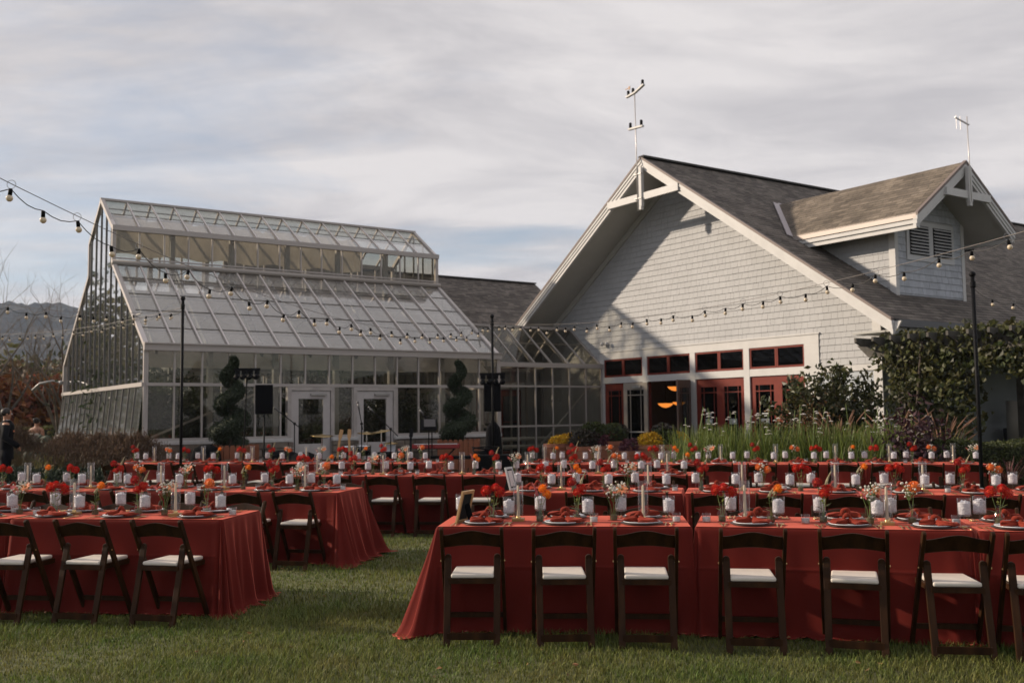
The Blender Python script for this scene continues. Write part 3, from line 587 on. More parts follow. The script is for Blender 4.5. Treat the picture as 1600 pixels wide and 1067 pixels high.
# dormer on the camera-side slope
DX, DZ, DH, DS = 1.84, 7.11, 1.92, .716; DF = -7.40; WF = -6.43; DWX = 1.30
def dz_(x): return DZ-DS*abs(x-DX)
def valley(z): return -(HR-z)/SL     # y where the main slope reaches height z
for s in (-1, 1):
    n = 24; mb = MB()
    for k in range(n):
        a, b = k/n, (k+1)/n; xa, xb = DX+s*DH*(1-a), DX+s*DH*(1-b); za, zb = dz_(xa), dz_(xb)
        q = [(xa, DF, za+.012), (xa, valley(za)+.02, za+.012), (xb, valley(zb)+.02, zb+.001), (xb, DF, zb+.001), (xa, DF, za), (xa, valley(za), za)]
        mb.add(q, [(0, 1, 2, 3), (4, 5, 1, 0)])
    mb.obj('dormer_roof', M_ROOFY, hs)
    def rk(y0, y1, a, b, nm, m):
        return MB().add([(DX+s*x, y, dz_(DX+x)-d) for y in (y0, y1) for x in (0, DH) for d in (a, b)], [(0, 1, 3, 2), (4, 6, 7, 5), (0, 4, 5, 1), (2, 3, 7, 6), (0, 2, 6, 4), (1, 5, 7, 3)]).obj(nm, m, hs)
    rk(DF-.03, DF+.05, -.03, .035, 'drip_edge', MATS['drip_edge_brown']); rk(DF-.015, DF+.09, .04, .125, 'rake_board', M_WHITE); rk(DF, DF+.09, .13, .215, 'rake_board', M_WHITE); rk(DF+.02, DF+.09, .22, .30, 'rake_board', M_WHITE)
    ex = DX+s*DH; ze_ = dz_(DX+DH)
    for k, (o1, d0, d1) in enumerate(((.0, -.02, .10), (-.03, .105, .20), (-.07, .205, .30))): MB().b(*sorted((ex+s*o1-s*.05, ex+s*o1)), DF+.02, valley(ze_)+.1, ze_-d1, ze_-d0).obj('eave_board', M_WHITE if k else mat('eave_metal', (.38, .33, .30), .5, .3), hs)
    MB().add([(DX+s*x, y, dz_(DX+x)-.24) for y in (DF+.04, valley(5.3)) for x in (0.01, DH-.06)], [(0, 1, 3, 2)]).obj('dormer_soffit', M_SOFFIT, hs)
    # cheek wall, shingled
    xw = DX+s*DWX; zc = dz_(xw)-.22; rows = []; zq = 4.0
    while zq < zc: rows.append((zq, [(WF+.12, min(-2.6, valley(min(zq+.15, zc))+.15))])); zq += .158
    MB().add([(xw, WF, rz_(WF)-.05), (xw, WF, zc), (xw, valley(zc), zc)], [(0, 1, 2)]).obj('dormer_cheek', M_SIDING, hs)
    courses(hs, xw, 0, [(a, sp_) for a, sp_ in rows if sp_[0][1] > sp_[0][0]+.05], 'siding_course', .158, M_SIDING, nrm=s)
    MB().b(xw-.06, xw+.06, WF-.03, WF+.13, rz_(WF)-.1, zc).obj('corner_board', M_WHITE, hs)
    MB().bar((DX+s*DH, valley(ze_)-.02, ze_+.02), (DX, valley(DZ)-.02, DZ+.03), .26, .02, (0, -.6, .8)).obj('valley_flashing', mat('valley_metal', (.36, .32, .33), .5, .3), hs)
MB().prism([(DX-DWX, 3.9), (DX+DWX, 3.9), (DX+DWX, dz_(DX+DWX)-.2), (DX, DZ-.2), (DX-DWX, dz_(DX+DWX)-.2)], WF, 'y', .1).obj('dormer_wall', M_SIDING, hs)
rows = []; zq = 4.02
while zq < DZ-.5:
    hf = min(DWX-.06, (DZ-.3-zq)/DS)
    rows.append((zq, [(DX-hf, DX+hf)] if zq+.15 < 4.98 or zq > 5.85 else [(DX-hf, DX-.93), (DX+.93, DX+hf)])); zq += .158
courses(hs, WF, 0, rows, 'siding_course', .158, mat('dormer_siding', (.40, .42, .46), .7, var=.1, island=.08), along='x')
MB().b(DX-.92, DX+.92, WF-.04, WF-.0, 4.95, 5.86).obj('louver_trim', mat('shaded_trim', (.52, .52, .53), .6), hs)
for c in (-.45, .45):
    lv = MB().b(DX+c-.36, DX+c+.36, WF-.05, WF-.042, 5.08, 5.76).obj('louver_back', M_BLACK, hs); sl = MB()
    for k in range(9): sl.box((DX+c, WF-.075, 5.12+k*.075), (.70, .05, .018), Matrix.Rotation(R(35), 3, 'X'))
    sl.obj('louver_slats', MATS['shaded_trim'], hs)
MB().bar((DX-.86, DF-.03, 6.34), (DX+.86, DF-.03, 6.34), .07, .17).obj('collar_tie', M_WHITE, hs); MB().box((DX, DF-.06, 6.58), (.12, .09, .8)).box((DX, DF-.06, 6.14), (.09, .08, .1)).obj('king_post', M_WHITE, hs)
# roof vents
MB().b(5.0, 5.22, -4.9, -4.7, 5.0, 5.65).obj('roof_vent', mat('copper_vent', (.20, .09, .05), .6), hs)
MB().tube([(6.1, -4.6, 5.2), (6.1, -4.6, 5.75), (6.15, -4.7, 5.86), (6.3, -4.85, 5.86)], .05, 8).obj('roof_vent', M_BLACK, hs, True)
# weather mast on the gable peak and antenna on the dormer peak
wm = thing('weather_mast', G(13.48-1.33, -2.424+.06, 6.98), AL, 'thin pale weather mast with sensor crossarms clamped to the main gable peak', 'mast'); wm.scale = (.85, .85, .955)
MB().tube([(0, 0, 0), (-.02, .03, 3.45)], .018, 8).obj('pole', mat('mast_metal', (.55, .52, .50), .4, .5), wm, True)
MB().bar((-.02, -.42, 3.53), (-.02, .0, 3.40), .09, .05).bar((-.02, 0, 3.40), (-.02, .42, 3.36), .09, .05).obj('crossarm', M_WHITE, wm); MB().bar((-.02, -.34, 2.36), (-.02, .34, 2.40), .09, .05).obj('crossarm', M_WHITE, wm)
for y, z in ((-.36, 3.59), (.33, 3.44), (.10, 3.46), (-.26, 2.46), (.26, 2.49)): MB().lathe([(.045, -.07), (.045, .07), (.03, .09), (.001, .09)], 10, (-.02, y, z)).obj('sensor', M_BLACK, wm)
MB().box((-.02, .36, 3.6), (.02, .22, .02)).box((-.02, .28, 3.6), (.02, .08, .09)).obj('wind_vane', mat('vane_bronze', (.3, .14, .05), .5), wm)
for z in (.35, 1.05): MB().box((.04, 0, z), (.1, .34, .03)).obj('clamp', M_STEEL, wm)
an = thing('roof_antenna', G(13.48+DX, -2.424+DF-.10, 6.2), AL, 'slim television antenna rising from the dormer peak', 'antenna'); an.scale = (.9, .9, .91)
MB().tube([(0, 0, 0), (-.03, 0, 2.1)], .014, 8).obj('pole', MATS['mast_metal'], an, True); MB().bar((-.55, 0, 2.0), (.05, 0, 1.9), .03, .03).obj('boom', MATS['mast_metal'], an)
for x in (-.5, -.33): MB().tube([(x, 0, 1.72), (x, 0, 2.06)], .006, 5).obj('element', MATS['mast_metal'], an)
# ------------------------------------------------------------------ rear wing behind the passage
wg = thing('rear_wing', G(4.6, 4.35), AL, 'long brown roofed rear wing seen behind the glass passage', 'building')
stepped_roof('roof', wg, 0, 12.2, -.35, 3.25, 4.65, 6.60, M_ROOFX, 44); stepped_roof('roof', wg, 0, 12.2, 9.65, 3.25, 4.65, 6.60, M_ROOFX, 44)
MB().bar((0, 4.65, 6.63), (12.2, 4.65, 6.63), .2, .05).obj('ridge_cap', MATS['ridge_shingle'], wg)
MB().b(5.2, 12, .1, .2, 0, 3.3).obj('wall', M_SIDING, wg); MB().prism([(0, 0), (9.3, 0), (9.3, 3.3), (4.65, 6.4), (0, 3.3)], 5.0, 'x', .1).obj('end_wall', M_SIDING, wg)
courses(wg, .1, 0, [(.1+k*.158, [(5.2, 8.6)]) for k in range(20)], 'siding_course', .158, M_SIDING, along='x')
for x in (6.55, 7.42):
    d = MB().b(x, x+.85, .0, .08, 0, 2.35).obj('door', M_RED, wg); MB().b(x+.15, x+.70, -.03, 0, .4, 2.15).obj('door_glass', mat('dim_glass', (.03, .035, .035), .1), d); MB().b(x+.15, x+.70, -.05, -.03, 1.3, 1.34).b(x+.41, x+.44, -.05, -.03, .4, 2.15).obj('muntin', M_RED, d)
MB().b(6.40, 6.54, -.02, .09, 0, 2.5).b(8.28, 8.42, -.02, .09, 0, 2.5).b(6.40, 8.42, -.02, .09, 2.37, 2.6).obj('door_trim', M_WHITE, wg); MB().b(5.7, 6.3, .0, .09, .3, 2.3).obj('side_window', MATS['dim_glass'], wg)
# ------------------------------------------------------------------ pergola
pg = thing('pergola', G(12.3, -9.2), AL, 'dark timber pergola covered in climbing vines beside the house', 'pergola')
M_PERG = mat('grey_timber', (.075, .068, .058), .8, var=.3, vs=6)
MB().prism([(.15, 2.92), (-6.6, 2.92), (-6.6, 2.66), (-.12, 2.66)], -.03, 'x', .06).obj('header_beam', M_PERG, pg)
for x in (2.2, 4.4, 7.0, 9.6): MB().b(x-.03, x+.03, -6.6, .0, 2.66, 2.92).obj('header_beam', M_PERG, pg)  # farther beams run on out of view, added for the light blocking vines
for k in range(16):
    y = -.15-k*.41; MB().prism([(-.45, 2.96), (-.45, 3.05), (10, 3.05), (10, 2.88), (-.25, 2.88)], y, 'y', .05).obj('joist', M_PERG, pg)
for x in (0, 4.4, 9.6):
    for y in (-.9, -6.4): bevel(MB().b(x-.08, x+.08, y-.08, y+.08, 0, 2.66).obj('post', M_PERG, pg), .01)
# ------------------------------------------------------------------ table settings: models
TH_ = .755; TD = .78
def tablecloth(Lx, fl, fr, seed, fk=.7):
    """draped cloth, top at TH_, front edge on y=0; fl/fr: True where the left/right end hangs free"""
    rr = random.Random(seed); r = .025; peri = []   # (x, y, nx, ny, zone, phi)
    def side(p, q, n, nm, m):
        for i in range(m): t = i/m; peri.append((p[0]+(q[0]-p[0])*t, p[1]+(q[1]-p[1])*t, n[0], n[1], nm, t))
    def corner(c, a0, nm, m=14):
        for i in range(m): a = a0+math.pi/2*i/m; peri.append((c[0]+r*math.cos(a), c[1]+r*math.sin(a), math.cos(a), math.sin(a), nm, i/m))
    side((r, 0), (Lx-r, 0), (0, -1), 'F', 64); corner((Lx-r, r), -math.pi/2, 'CR'); side((Lx, r), (Lx, TD-r), (1, 0), 'R', 30); corner((Lx-r, TD-r), 0, 'CR')
    side((Lx-r, TD), (r, TD), (0, 1), 'B', 64); corner((r, TD-r), math.pi/2, 'CL'); side((0, TD-r), (0, r), (-1, 0), 'L', 30); corner((r, r), math.pi, 'CL')
    n = len(peri); lev = [0, .012, .03, .07, .15, .25, .34, .365, .375, .385, .41, .47, .58, .69, .79, .88, .95, 1.0, 1.02, 1.05]
    ph = [rr.uniform(0, 6.28) for _ in range(8)]; V = []
    for li, t in enumerate(lev):
        tt = min(t, 1.0); z = max(TH_*(1-tt), .012); rnd = .012*math.sin(min(1, t/.03)*math.pi/2) if t < 1 else .012
        for (x, y, nx, ny, zn, u) in peri:
            free = {'R': fr, 'CR': fr, 'L': fl, 'CL': fl}.get(zn, True)
            if zn in 'FB':
                d_ = min(u, 1-u); e = math.exp(-d_/.07); near = (fr if (u > .5) == (zn == 'F') else fl)
                o_ = .035*tt + (.06 if near else .05)*e*tt + .014*tt*math.sin(u*17+ph[0]+math.sin(u*9)) + .008*tt*math.sin(u*41+ph[1]) + .022*e*tt*math.sin(u*95+ph[2]) + .004*math.exp(-((t-.375)/.008)**2) + .006*tt*math.exp(-((u-.36)/.012)**2) + .006*tt*math.exp(-((u-.67)/.012)**2)
            elif zn in 'RL':
                amp = 1 if free else .12; o_ = (.17*fk*tt**1.15 + .045 *tt+ .045*tt*math.sin(u*17+ph[3]) + .026*tt*math.sin(u*37+ph[4]))*amp
            else:
                amp = 1 if free else .30; bump_ = math.sin(math.pi*u); o_ = (.06+(.08+.24*bump_)*fk)*tt**1.12*amp + .04*tt*amp*math.sin(u*19+ph[5])
            if t > .93: o_ += (t-.93)*(.55 if (zn not in 'FB' and free) else .18)*(1+.6*math.sin(len(V)*.9+ph[6]))
            zz_ = z if t < 1 else .012+.010*(1+math.sin(x*37+y*29+li))
            V.append((x+nx*(o_+rnd-.012), y+ny*(o_+rnd-.012), zz_ if t > 0 else TH_))
    F = [(i*n+k, i*n+(k+1) % n, (i+1)*n+(k+1) % n, (i+1)*n+k) for i in range(len(lev)-1) for k in range(n)]
    me = bpy.data.meshes.new('tablecloth'); me.from_pydata(V, [], F+[tuple(range(n))]); me.materials.append(M_CLOTH)
    me.polygons.foreach_set('use_smooth', [True]*(len(F))+[False]); me.update(); return me
M_TABLE = mat('plywood_table', (.30, .20, .11), .6)
def make_table(P, rz, Lx, fl, fr, seed, label, fk):
    t = thing('dining_table', P, rz, label, 'table', 'long dining tables draped in rust cloth')
    mesh_obj('tablecloth', tablecloth(Lx, fl, fr, seed, fk), t)
    MB().b(.03, Lx-.03, .03, TD-.03, .715, TH_-.004).obj('table_top', M_TABLE, t)
    for x in (.2, Lx-.2):
        for y in (.14, TD-.14): MB().tube([(x, y, 0), (x, y, .715)], .016, 8).obj('leg', M_BLACK, t)
    return t
# folding chair: faces +y, origin under the seat
def make_chair():
    c = thing('folding_chair'); top = (-.235, .79); foot = (.175, 0.0); W = .205
    def post_pt(z): t = 1-z/.79; return top[0]+(foot[0]-top[0])*t
    for s in (-1, 1):
        m = MB(); m.bar((s*W, top[0], top[1]-.01), (s*W, foot[0], foot[1]), .024, .042, (0, 1, 0)); m.tube([(s*W-.012, top[0], .78), (s*W+.012, top[0], .78)], .021, 10)
        bevel(m.obj('front_leg', M_WOOD, c), .004)
        m = MB(); ry, rzv = post_pt(.585), .585; m.bar((s*(W-.036), ry-.005, rzv), (s*(W-.036), -.275, 0), .046, .022, (0, 1, 0)); m.tube([(s*(W-.036), ry-.018, rzv+.0), (s*(W-.036), ry+.006, rzv+.0)], .023, 14)
        bevel(m.obj('rear_leg', M_WOOD, c), .004)
        MB().tube([(s*(W-.045), ry-.005, .56), (s*(W+.018), ry-.005, .56)], .006, 8).obj('bolt', M_GOLD, c)
    # serpentine back rail
    n = 14; V = []
    for j in range(n+1):
        u = -1+2*j/n; x = u*(W-.012); hump = .016*math.cos(u*math.pi)-.004; arch = .018*math.cos(u*math.pi*.5)
        bow = -.012*math.cos(u*math.pi/2)
        for z in (.655+arch, .765+hump):
            y = post_pt(z)+bow; V += [(x, y-.008, z), (x, y+.008, z)]
    F = []
    for j in range(n):
        a = j*4; b = a+4; F += [(a, b, b+2, a+2), (a+1, a+3, b+3, b+1), (a, a+1, b+1, b), (a+2, b+2, b+3, a+3)]
    F += [(0, 2, 3, 1), (n*4, n*4+1, n*4+3, n*4+2)]; bevel(MB().add(V, F).obj('back_rail', M_WOOD, c, False), .003)
    bevel(MB().b(-W+.058, W-.058, -.185, .19, .448, .478).obj('seat_pad', M_SEAT, c), .012, 3)
    MB().b(-W+.043, W-.043, -.19, -.165, .412, .448).b(-W+.043, W-.043, .17, .195, .412, .448).b(-W+.043, -W+.068, -.165, .17, .412, .448).b(W-.068, W-.043, -.165, .17, .412, .448).obj('seat_frame', M_WOOD, c)
    MB().b(-W+.04, W-.04, -.272, -.252, .055, .10).obj('rear_stretcher', M_WOOD, c); MB().b(-W+.012, W-.012, .10, .12, .13, .165).obj('front_stretcher', M_WOOD, c)
    return Tree(c)
CHAIR = make_chair()
# tableware
m = MB().lathe([(.001, .004), (.075, .004), (.125, .016), (.135, .019), (.136, .016), (.12, .008), (.07, .0), (.001, .0)], 28)
PLATE = m.mesh('dinner_plate', M_PLATE, True)
PLATE_SHADOW = MB().lathe([(.001, .002), (.12, .002), (.15, .010), (.155, .012), (.155, .008), (.12, .0), (.001, .0)], 28).mesh('plate_shadow', M_PLATE_SHADOW, True)  # dark disc standing in for the shadow under each near plate
def make_goblet():
    g = thing('water_goblet')
    MB().lathe([(.001, .004), (.030, .003), (.033, .001), (.030, 0), (.001, 0)], 16).obj('foot', M_CGLASS, g, True)
    MB().lathe([(.006, .003), (.004, .02), (.004, .055), (.008, .066)], 10).obj('stem', M_CGLASS, g, True)
    MB().lathe([(.006, .064), (.034, .066), (.0425, .072), (.0435, .12), (.0435, .185), (.042, .185), (.042, .12), (.041, .076), (.032, .073), (.001, .071)], 18).obj('bowl', M_CGLASS, g, True)
    ic = MB()
    for i in range(12):
        z = .150+random.uniform(-.006, .008); r_ = random.uniform(0, .027); a = random.uniform(0, 6.28); s = random.uniform(.015, .024)
        ic.box((r_*math.cos(a), r_*math.sin(a), z), (s, s*random.uniform(.7, 1.2), s*random.uniform(.6, 1)), Matrix.Rotation(random.uniform(0, 3), 3, Vector((random.random(), random.random(), random.random())).normalized()))
    ic.lathe([(.001, .075), (.034, .0745), (.0395, .079), (.0405, .152), (.038, .155), (.001, .152)], 18)
    ic.obj('ice', M_ICE, g); return Tree(g)
GOBLET = make_goblet()
def make_votive():
    v = thing('votive_candle'); MB().lathe([(.001, .0), (.029, .0), (.031, .004), (.032, .068), (.0295, .068), (.0285, .008), (.001, .006)], 16).obj('glass_cup', M_CGLASS, v, True)
    MB().lathe([(.0275, .008), (.0275, .040), (.024, .042), (.001, .041)], 14).obj('wax', M_WAX, v, True); MB().tube([(0, 0, .04), (.001, 0, .052)], .0012, 5).obj('wick', M_BLACK, v); return Tree(v)
VOTIVE = make_votive()
def make_taper():
    t = thing('taper_candle'); bevel(MB().b(-.045, .045, -.045, .045, 0, .022).obj('base', mat('gilded_block', (.40, .23, .08), .4, .3), t), .003)
    MB().lathe([(.0385, .022), (.0385, .30), (.0365, .30), (.0365, .024)], 18).obj('glass_cylinder', M_CGLASS, t, True)
    MB().lathe([(.018, .022), (.018, .034), (.012, .04), (.001, .04)], 12).obj('holder', M_GOLD, t, True)
    MB().lathe([(.0115, .034), (.0105, .15), (.0088, .258), (.004, .268), (.001, .27)], 12).obj('candle', M_CANDLE, t, True); MB().tube([(0, 0, .268), (.001, 0, .282)], .0012, 5).obj('wick', M_BLACK, t); return Tree(t)
TAPER = make_taper()
def make_napkin(seed):
    rr = random.Random(seed); mb = MB()
    def lobe(p0, p1, w0, w1, h0, h1, ridg, bend):
        ns, nt_ = 12, 20; V = []
        p0 = Vector(p0); p1 = Vector(p1); d = (p1-p0); sd_ = Vector((-d.y, d.x, 0)).normalized()
        for i in range(ns+1):
            s = i/ns; c = p0+d*s+sd_*bend*math.sin(s*math.pi); w_ = w0+(w1-w0)*s; h_ = (h0+(h1-h0)*s)*(1 if i not in (0, ns) else .7)
            for k in range(nt_):
                th = 2*math.pi*k/nt_; rm = 1+.22*math.cos(ridg*th+s*3+seed)+.10*math.cos((ridg+3)*th-s*5)
                V.append(c+sd_*w_*math.cos(th)*rm+Vector((0, 0, max(.0, h_+h_*math.sin(th)*rm))))
        F = [(i*nt_+k, i*nt_+(k+1) % nt_, (i+1)*nt_+(k+1) % nt_, (i+1)*nt_+k) for i in range(ns) for k in range(nt_)]+[tuple(range(nt_)), tuple(ns*nt_+k for k in range(nt_))]
        mb.add(V, F)
    a = rr.uniform(-.3, .3); ca, sa = math.cos(a), math.sin(a)
    lobe((0, 0, 0), (-.10*ca, -.10*sa-.02, 0), .022, .052, .020, .018, 4, .02); lobe((0, 0, 0), (.13*ca, .11*sa, 0), .022, .062, .020, .012, 5, -.025); lobe((.01, 0, 0), (.07, -.085, -.002), .018, .045, .016, .010, 3, .01)
    V = []; nR, nr = 18, 10
    for i in range(nR):
        A = 2*math.pi*i/nR
        for k in range(nr):
            b = 2*math.pi*k/nr; q = .030+.017*math.cos(b)*(1+.25*math.sin(3*A+seed)); V.append((q*math.cos(A)*.75, .019*math.sin(b)*(1+.2*math.cos(4*A)), .032+q*math.sin(A)*.85))
    V = [(x, y, max(.002, z)) for x, y, z in V]
    mb.add(V, [(i*nr+k, i*nr+(k+1) % nr, ((i+1) % nR)*nr+(k+1) % nr, ((i+1) % nR)*nr+k) for i in range(nR) for k in range(nr)])
    return mb.mesh('napkin', M_NAPKIN, True)
NAPKINS = [make_napkin(s) for s in (1, 4, 9, 13)]
def cutlery(kind):
    mb = MB(); hw = .0045
    mb.add([(-hw, -.10, .002), (hw, -.10, .002), (.003, .02, .006), (-.003, .02, .006), (-hw, -.10, .005), (hw, -.10, .005), (.003, .02, .009), (-.003, .02, .009)], [(0, 1, 2, 3), (4, 7, 6, 5), (0, 4, 5, 1), (1, 5, 6, 2), (2, 6, 7, 3), (3, 7, 4, 0)])
    if kind == 'fork':
        mb.b(-.011, .011, .02, .045, .003, .006)
        for x in (-.009, -.003, .003, .009): mb.b(x-.0014, x+.0014, .045, .085, .003, .006)
    elif kind == 'spoon': mb.ico((0, .052, .006), 1, 2, 0, (.019, .032, .005))
    else: mb.prism([(-.004, .02), (.006, .02), (.008, .08), (.003, .105), (-.004, .1)], .003, 'z', .0025)
    return mb.mesh(kind, M_GOLD, kind == 'spoon')
CUT = {k: cutlery(k) for k in ('fork', 'spoon', 'knife')}
# flowers
def petal_head(rad, n, cover, plen, pw, cup):
    V = []; F = []; ga = math.pi*(3-5**.5)
    for i in range(n):
        zc = 1-(i+.5)/n*cover; th = i*ga; rh = math.sqrt(max(0, 1-zc*zc)); d = Vector((rh*math.cos(th), rh*math.sin(th), zc)); tan = Vector((-math.sin(th), math.cos(th), 0))
        up = d.cross(tan)*-1; size = .55+.45*(i/n)**.5; b = len(V); base_ = d*rad*.45; tip = d*rad*(.93+random.uniform(-.06, .08))
        mid = d*rad*.82; V += [base_, mid+tan*pw*size-up*cup*rad, tip+up*.02*rad, mid-tan*pw*size-up*cup*rad, mid+d*rad*.02+up*cup*.6*rad]
        F += [(b, b+1, b+4), (b+4, b+1, b+2), (b+4, b+2, b+3), (b, b+4, b+3)]
    return V, F
FM = {}
for nm, c in dict(red=(.55, .018, .010), deepred=(.40, .010, .010), orange=(.75, .20, .045), marigold=(.85, .24, .012), peach=(.75, .27, .12), pink=(.50, .12, .12), cream=(.46, .40, .24)).items():
    FM[nm] = mat('petal_'+nm, c, .65, island=.22, trans=.2)
M_EYE = mat('flower_eye', (.40, .16, .02), .8); M_FILL = mat('filler_white', (.62, .58, .50), .7, island=.2)
def dahlia(c, rad):
    V, F = petal_head(rad, 96, 1.75, .3, rad*.17, .05); mb = MB().add(V, F); mb.ico((0, 0, 0), rad*.55, 1); return mb.mesh('bloom', FM[c])
def daisy(c, rad):
    mb = MB(); k = 11
    for i in range(k):
        a = 2*math.pi*i/k+random.uniform(-.1, .1); d = Vector((math.cos(a), math.sin(a), 0)); t = Vector((-d.y, d.x, 0)); dr = random.uniform(-.15, .2)
        P = [d*rad*.15, d*rad*.55+t*rad*.19+Vector((0, 0, rad*.12)), d*rad+t*rad*.10+Vector((0, 0, rad*dr)), d*rad-t*rad*.10+Vector((0, 0, rad*dr)), d*rad*.55-t*rad*.19+Vector((0, 0, rad*.12))]
        mb.add(P, [(0, 1, 4), (1, 2, 3, 4)])
    mb.mi = 1; mb.ico((0, 0, rad*.06), rad*.24, 1, .1); return mb.mesh('bloom', [FM[c], M_EYE])
def sprig(n=26, hgt=.11, spread=.05):
    mb = MB()
    for i in range(n):
        a = random.uniform(0, 6.28); r_ = random.uniform(0, spread); z = random.uniform(.03, hgt); p = (r_*math.cos(a), r_*math.sin(a), z); mb.mi = 0; mb.tube([(0, 0, 0), (p[0]*.6, p[1]*.6, z*.7), p], .0009, 3, False); mb.mi = 1; mb.ico(p, random.uniform(.004, .008), 1, .2)
    return mb.mesh('sprig', [M_STEM, M_FILL])
def plume(c):
    mb = MB()
    for i in range(60): t = i/60; a = i*2.4; mb.ico((math.cos(a)*.006*(1-t)+.02*t*t, math.sin(a)*.006*(1-t), t*.085), .0048*(1.15-t*.7), 1, .3)
    return mb.mesh('plume', FM[c])
def leaves(n, s0):
    mb = MB()
    for i in range(n):
        a = random.uniform(0, 6.28); z = random.uniform(.06, .15); d = Vector((math.cos(a), math.sin(a), random.uniform(-.2, .6))).normalized(); t = Vector((-math.sin(a), math.cos(a), 0)); p = Vector((0, 0, z)); l = random.uniform(.7, 1.2)*s0
        mb.add([p, p+d*l*.5+t*l*.22, p+d*l, p+d*l*.5-t*l*.22], [(0, 1, 2, 3)])
    return mb.mesh('leaf_spray', M_LEAF)
BL = {('red', 'd'): dahlia('red', .040), ('red2', 'd'): dahlia('red', .033), ('deepred', 'd'): dahlia('deepred', .036), ('orange', 'd'): dahlia('orange', .037), ('marigold', 'd'): dahlia('marigold', .032), ('peach', 'd'): dahlia('orange', .042), ('pink', 'y'): daisy('pink', .038), ('peach', 'y'): daisy('peach', .038), ('pink', 'd'): dahlia('pink', .030)}
SPR = sprig(); PLC = plume('cream'); PLR = plume('pink'); LV1 = leaves(9, .055); LV2 = leaves(5, .05)
VASES = []
for prof in ([(.001, 0), (.026, .0), (.030, .01), (.030, .05), (.013, .075), (.013, .105), (.017, .11)], [(.001, 0), (.030, 0), (.034, .01), (.026, .04), (.015, .075), (.016, .10), (.022, .105)], [(.001, 0), (.024, 0), (.025, .01), (.025, .08), (.026, .085)]):
    VASES.append(MB().lathe(prof, 16).mesh('vase', M_CGLASS, True))
VASES.append(MB().add([(a*.033, b*.033, z) for z in (0, .068) for a, b in ((-1, -1), (1, -1), (1, 1), (-1, 1))], [(0, 1, 5, 4), (1, 2, 6, 5), (2, 3, 7, 6), (3, 0, 4, 7), (3, 2, 1, 0)]).mesh('vase', M_CGLASS))
M_WATER = mat('vase_water', (.22, .20, .12), .2, trans=.5)
def arrangement(vi, spec, lv=None):
    """spec: (mesh, x, y, z, tilt, tilt azimuth)"""
    t = thing('bud_vase'); mesh_obj('vase', VASES[vi], t); MB().lathe([(.001, .004), (.022, .004), (.022, .035), (.001, .036)], 12).obj('water', M_WATER, t)
    for me, x, y, z, tl, az in spec:
        nm = me.name.split('.')[0]; o = mesh_obj(nm, me, t, (x, y, z)); o.rotation_euler = (tl*math.cos(az), tl*math.sin(az), random.uniform(0, 6))
        MB().tube([(x*.1, y*.1, .02), (x*.35, y*.35, .09), (x*.9, y*.9, z-.01), (x, y, z)], .0019, 5, False).obj('stem', M_STEM, t, True)
    if lv: mesh_obj('leaf_spray', lv, t)
    return Tree(t)
ARR = {
 'red': (arrangement(0, [(BL['red', 'd'], -.035, .01, .185, .3, 1), (BL['red2', 'd'], .02, -.02, .205, .2, 4), (BL['red', 'd'], .055, .02, .175, .5, 3)], LV1), 'bud vase of three red dahlias'),
 'redtall': (arrangement(1, [(BL['deepred', 'd'], -.03, .0, .235, .2, 2), (BL['red', 'd'], .03, .01, .19, .4, 3), (BL['red2', 'd'], .0, -.02, .17, .5, 0), (PLC, .03, .02, .22, .3, 3)], LV1), 'bud vase of tall red dahlias'),
 'orange': (arrangement(2, [(BL['orange', 'd'], -.03, .0, .195, .3, 1), (BL['orange', 'd'], .04, .01, .175, .4, 4), (SPR, .01, .0, .12, .2, 2)]), 'bud vase of orange pompon dahlias'),
 'peach': (arrangement(0, [(BL['peach', 'd'], .02, .0, .21, .3, 1), (SPR, -.02, .0, .13, .3, 2)], LV2), 'bud vase with one peach dahlia'),
 'pink': (arrangement(3, [(BL['pink', 'y'], -.05, .0, .17, .9, 4), (BL['peach', 'y'], .055, .0, .19, .8, 1), (SPR, .0, .0, .11, .1, 0), (SPR, .02, .01, .13, .3, 3)]), 'square vase of pink daisies'),
 'marigold': (arrangement(1, [(BL['marigold', 'd'], .045, .0, .165, .5, 1), (PLR, -.015, .0, .16, .15, 2), (BL['marigold', 'd'], .02, .02, .20, .2, 5)], LV2), 'bud vase of orange marigolds'),
 'celosia': (arrangement(2, [(PLC, -.01, .0, .15, .5, 2), (PLC, .02, .0, .17, .7, 1), (BL['marigold', 'd'], .045, .01, .20, .3, 4)], LV1), 'bud vase of cream plumes'),
}
# ------------------------------------------------------------------ rows of tables
ORD = ['first', 'second', 'third', 'fourth', 'fifth', 'sixth', 'seventh', 'eighth', 'ninth', 'tenth', 'eleventh', 'twelfth', 'thirteenth', 'fourteenth', 'fifteenth', 'sixteenth', 'seventeenth', 'eighteenth', 'nineteenth', 'twentieth']
ROWS = {  # start corner (front left), [(dir deg, length)], description, counting end, from the left?
 'R1': ((-.57, 7.25), [(-5.5, 1.84), (-13.5, 1.84), (-14, 1.84)], 'oak easel frame row', 'aisle', True),
 'R2': ((-.12, 10.31), [(-11, 1.84), (-12.5, 1.84), (-13, 1.84)], 'white easel frame row', 'aisle', True),
 'R3': ((-3.15, 13.52), [(-8, 1.84), (-8, 1.84), (-8, 1.84)], 'keyboard facing row', 'greenhouse', True),
 'R4L': ((-7.2, 17.85), [(-12, 2.0), (-12, 2.0), (-12, 2.0)], 'row by the drum kit', 'mountain', True),
 'R4R': ((.08, 16.06), [(-12.6, 1.75)]*4, 'row by the tall grass', 'hedge', False),
 'A': ((-5.96, 8.42), [(-8, 1.84), (-8, 1.84)], 'outer mountain side row', 'aisle', False),
 'B': ((-7.28, 11.70), [(-12, 1.84), (-12, 1.84), (-12, 1.84)], 'inner mountain side row', 'aisle', False),
}
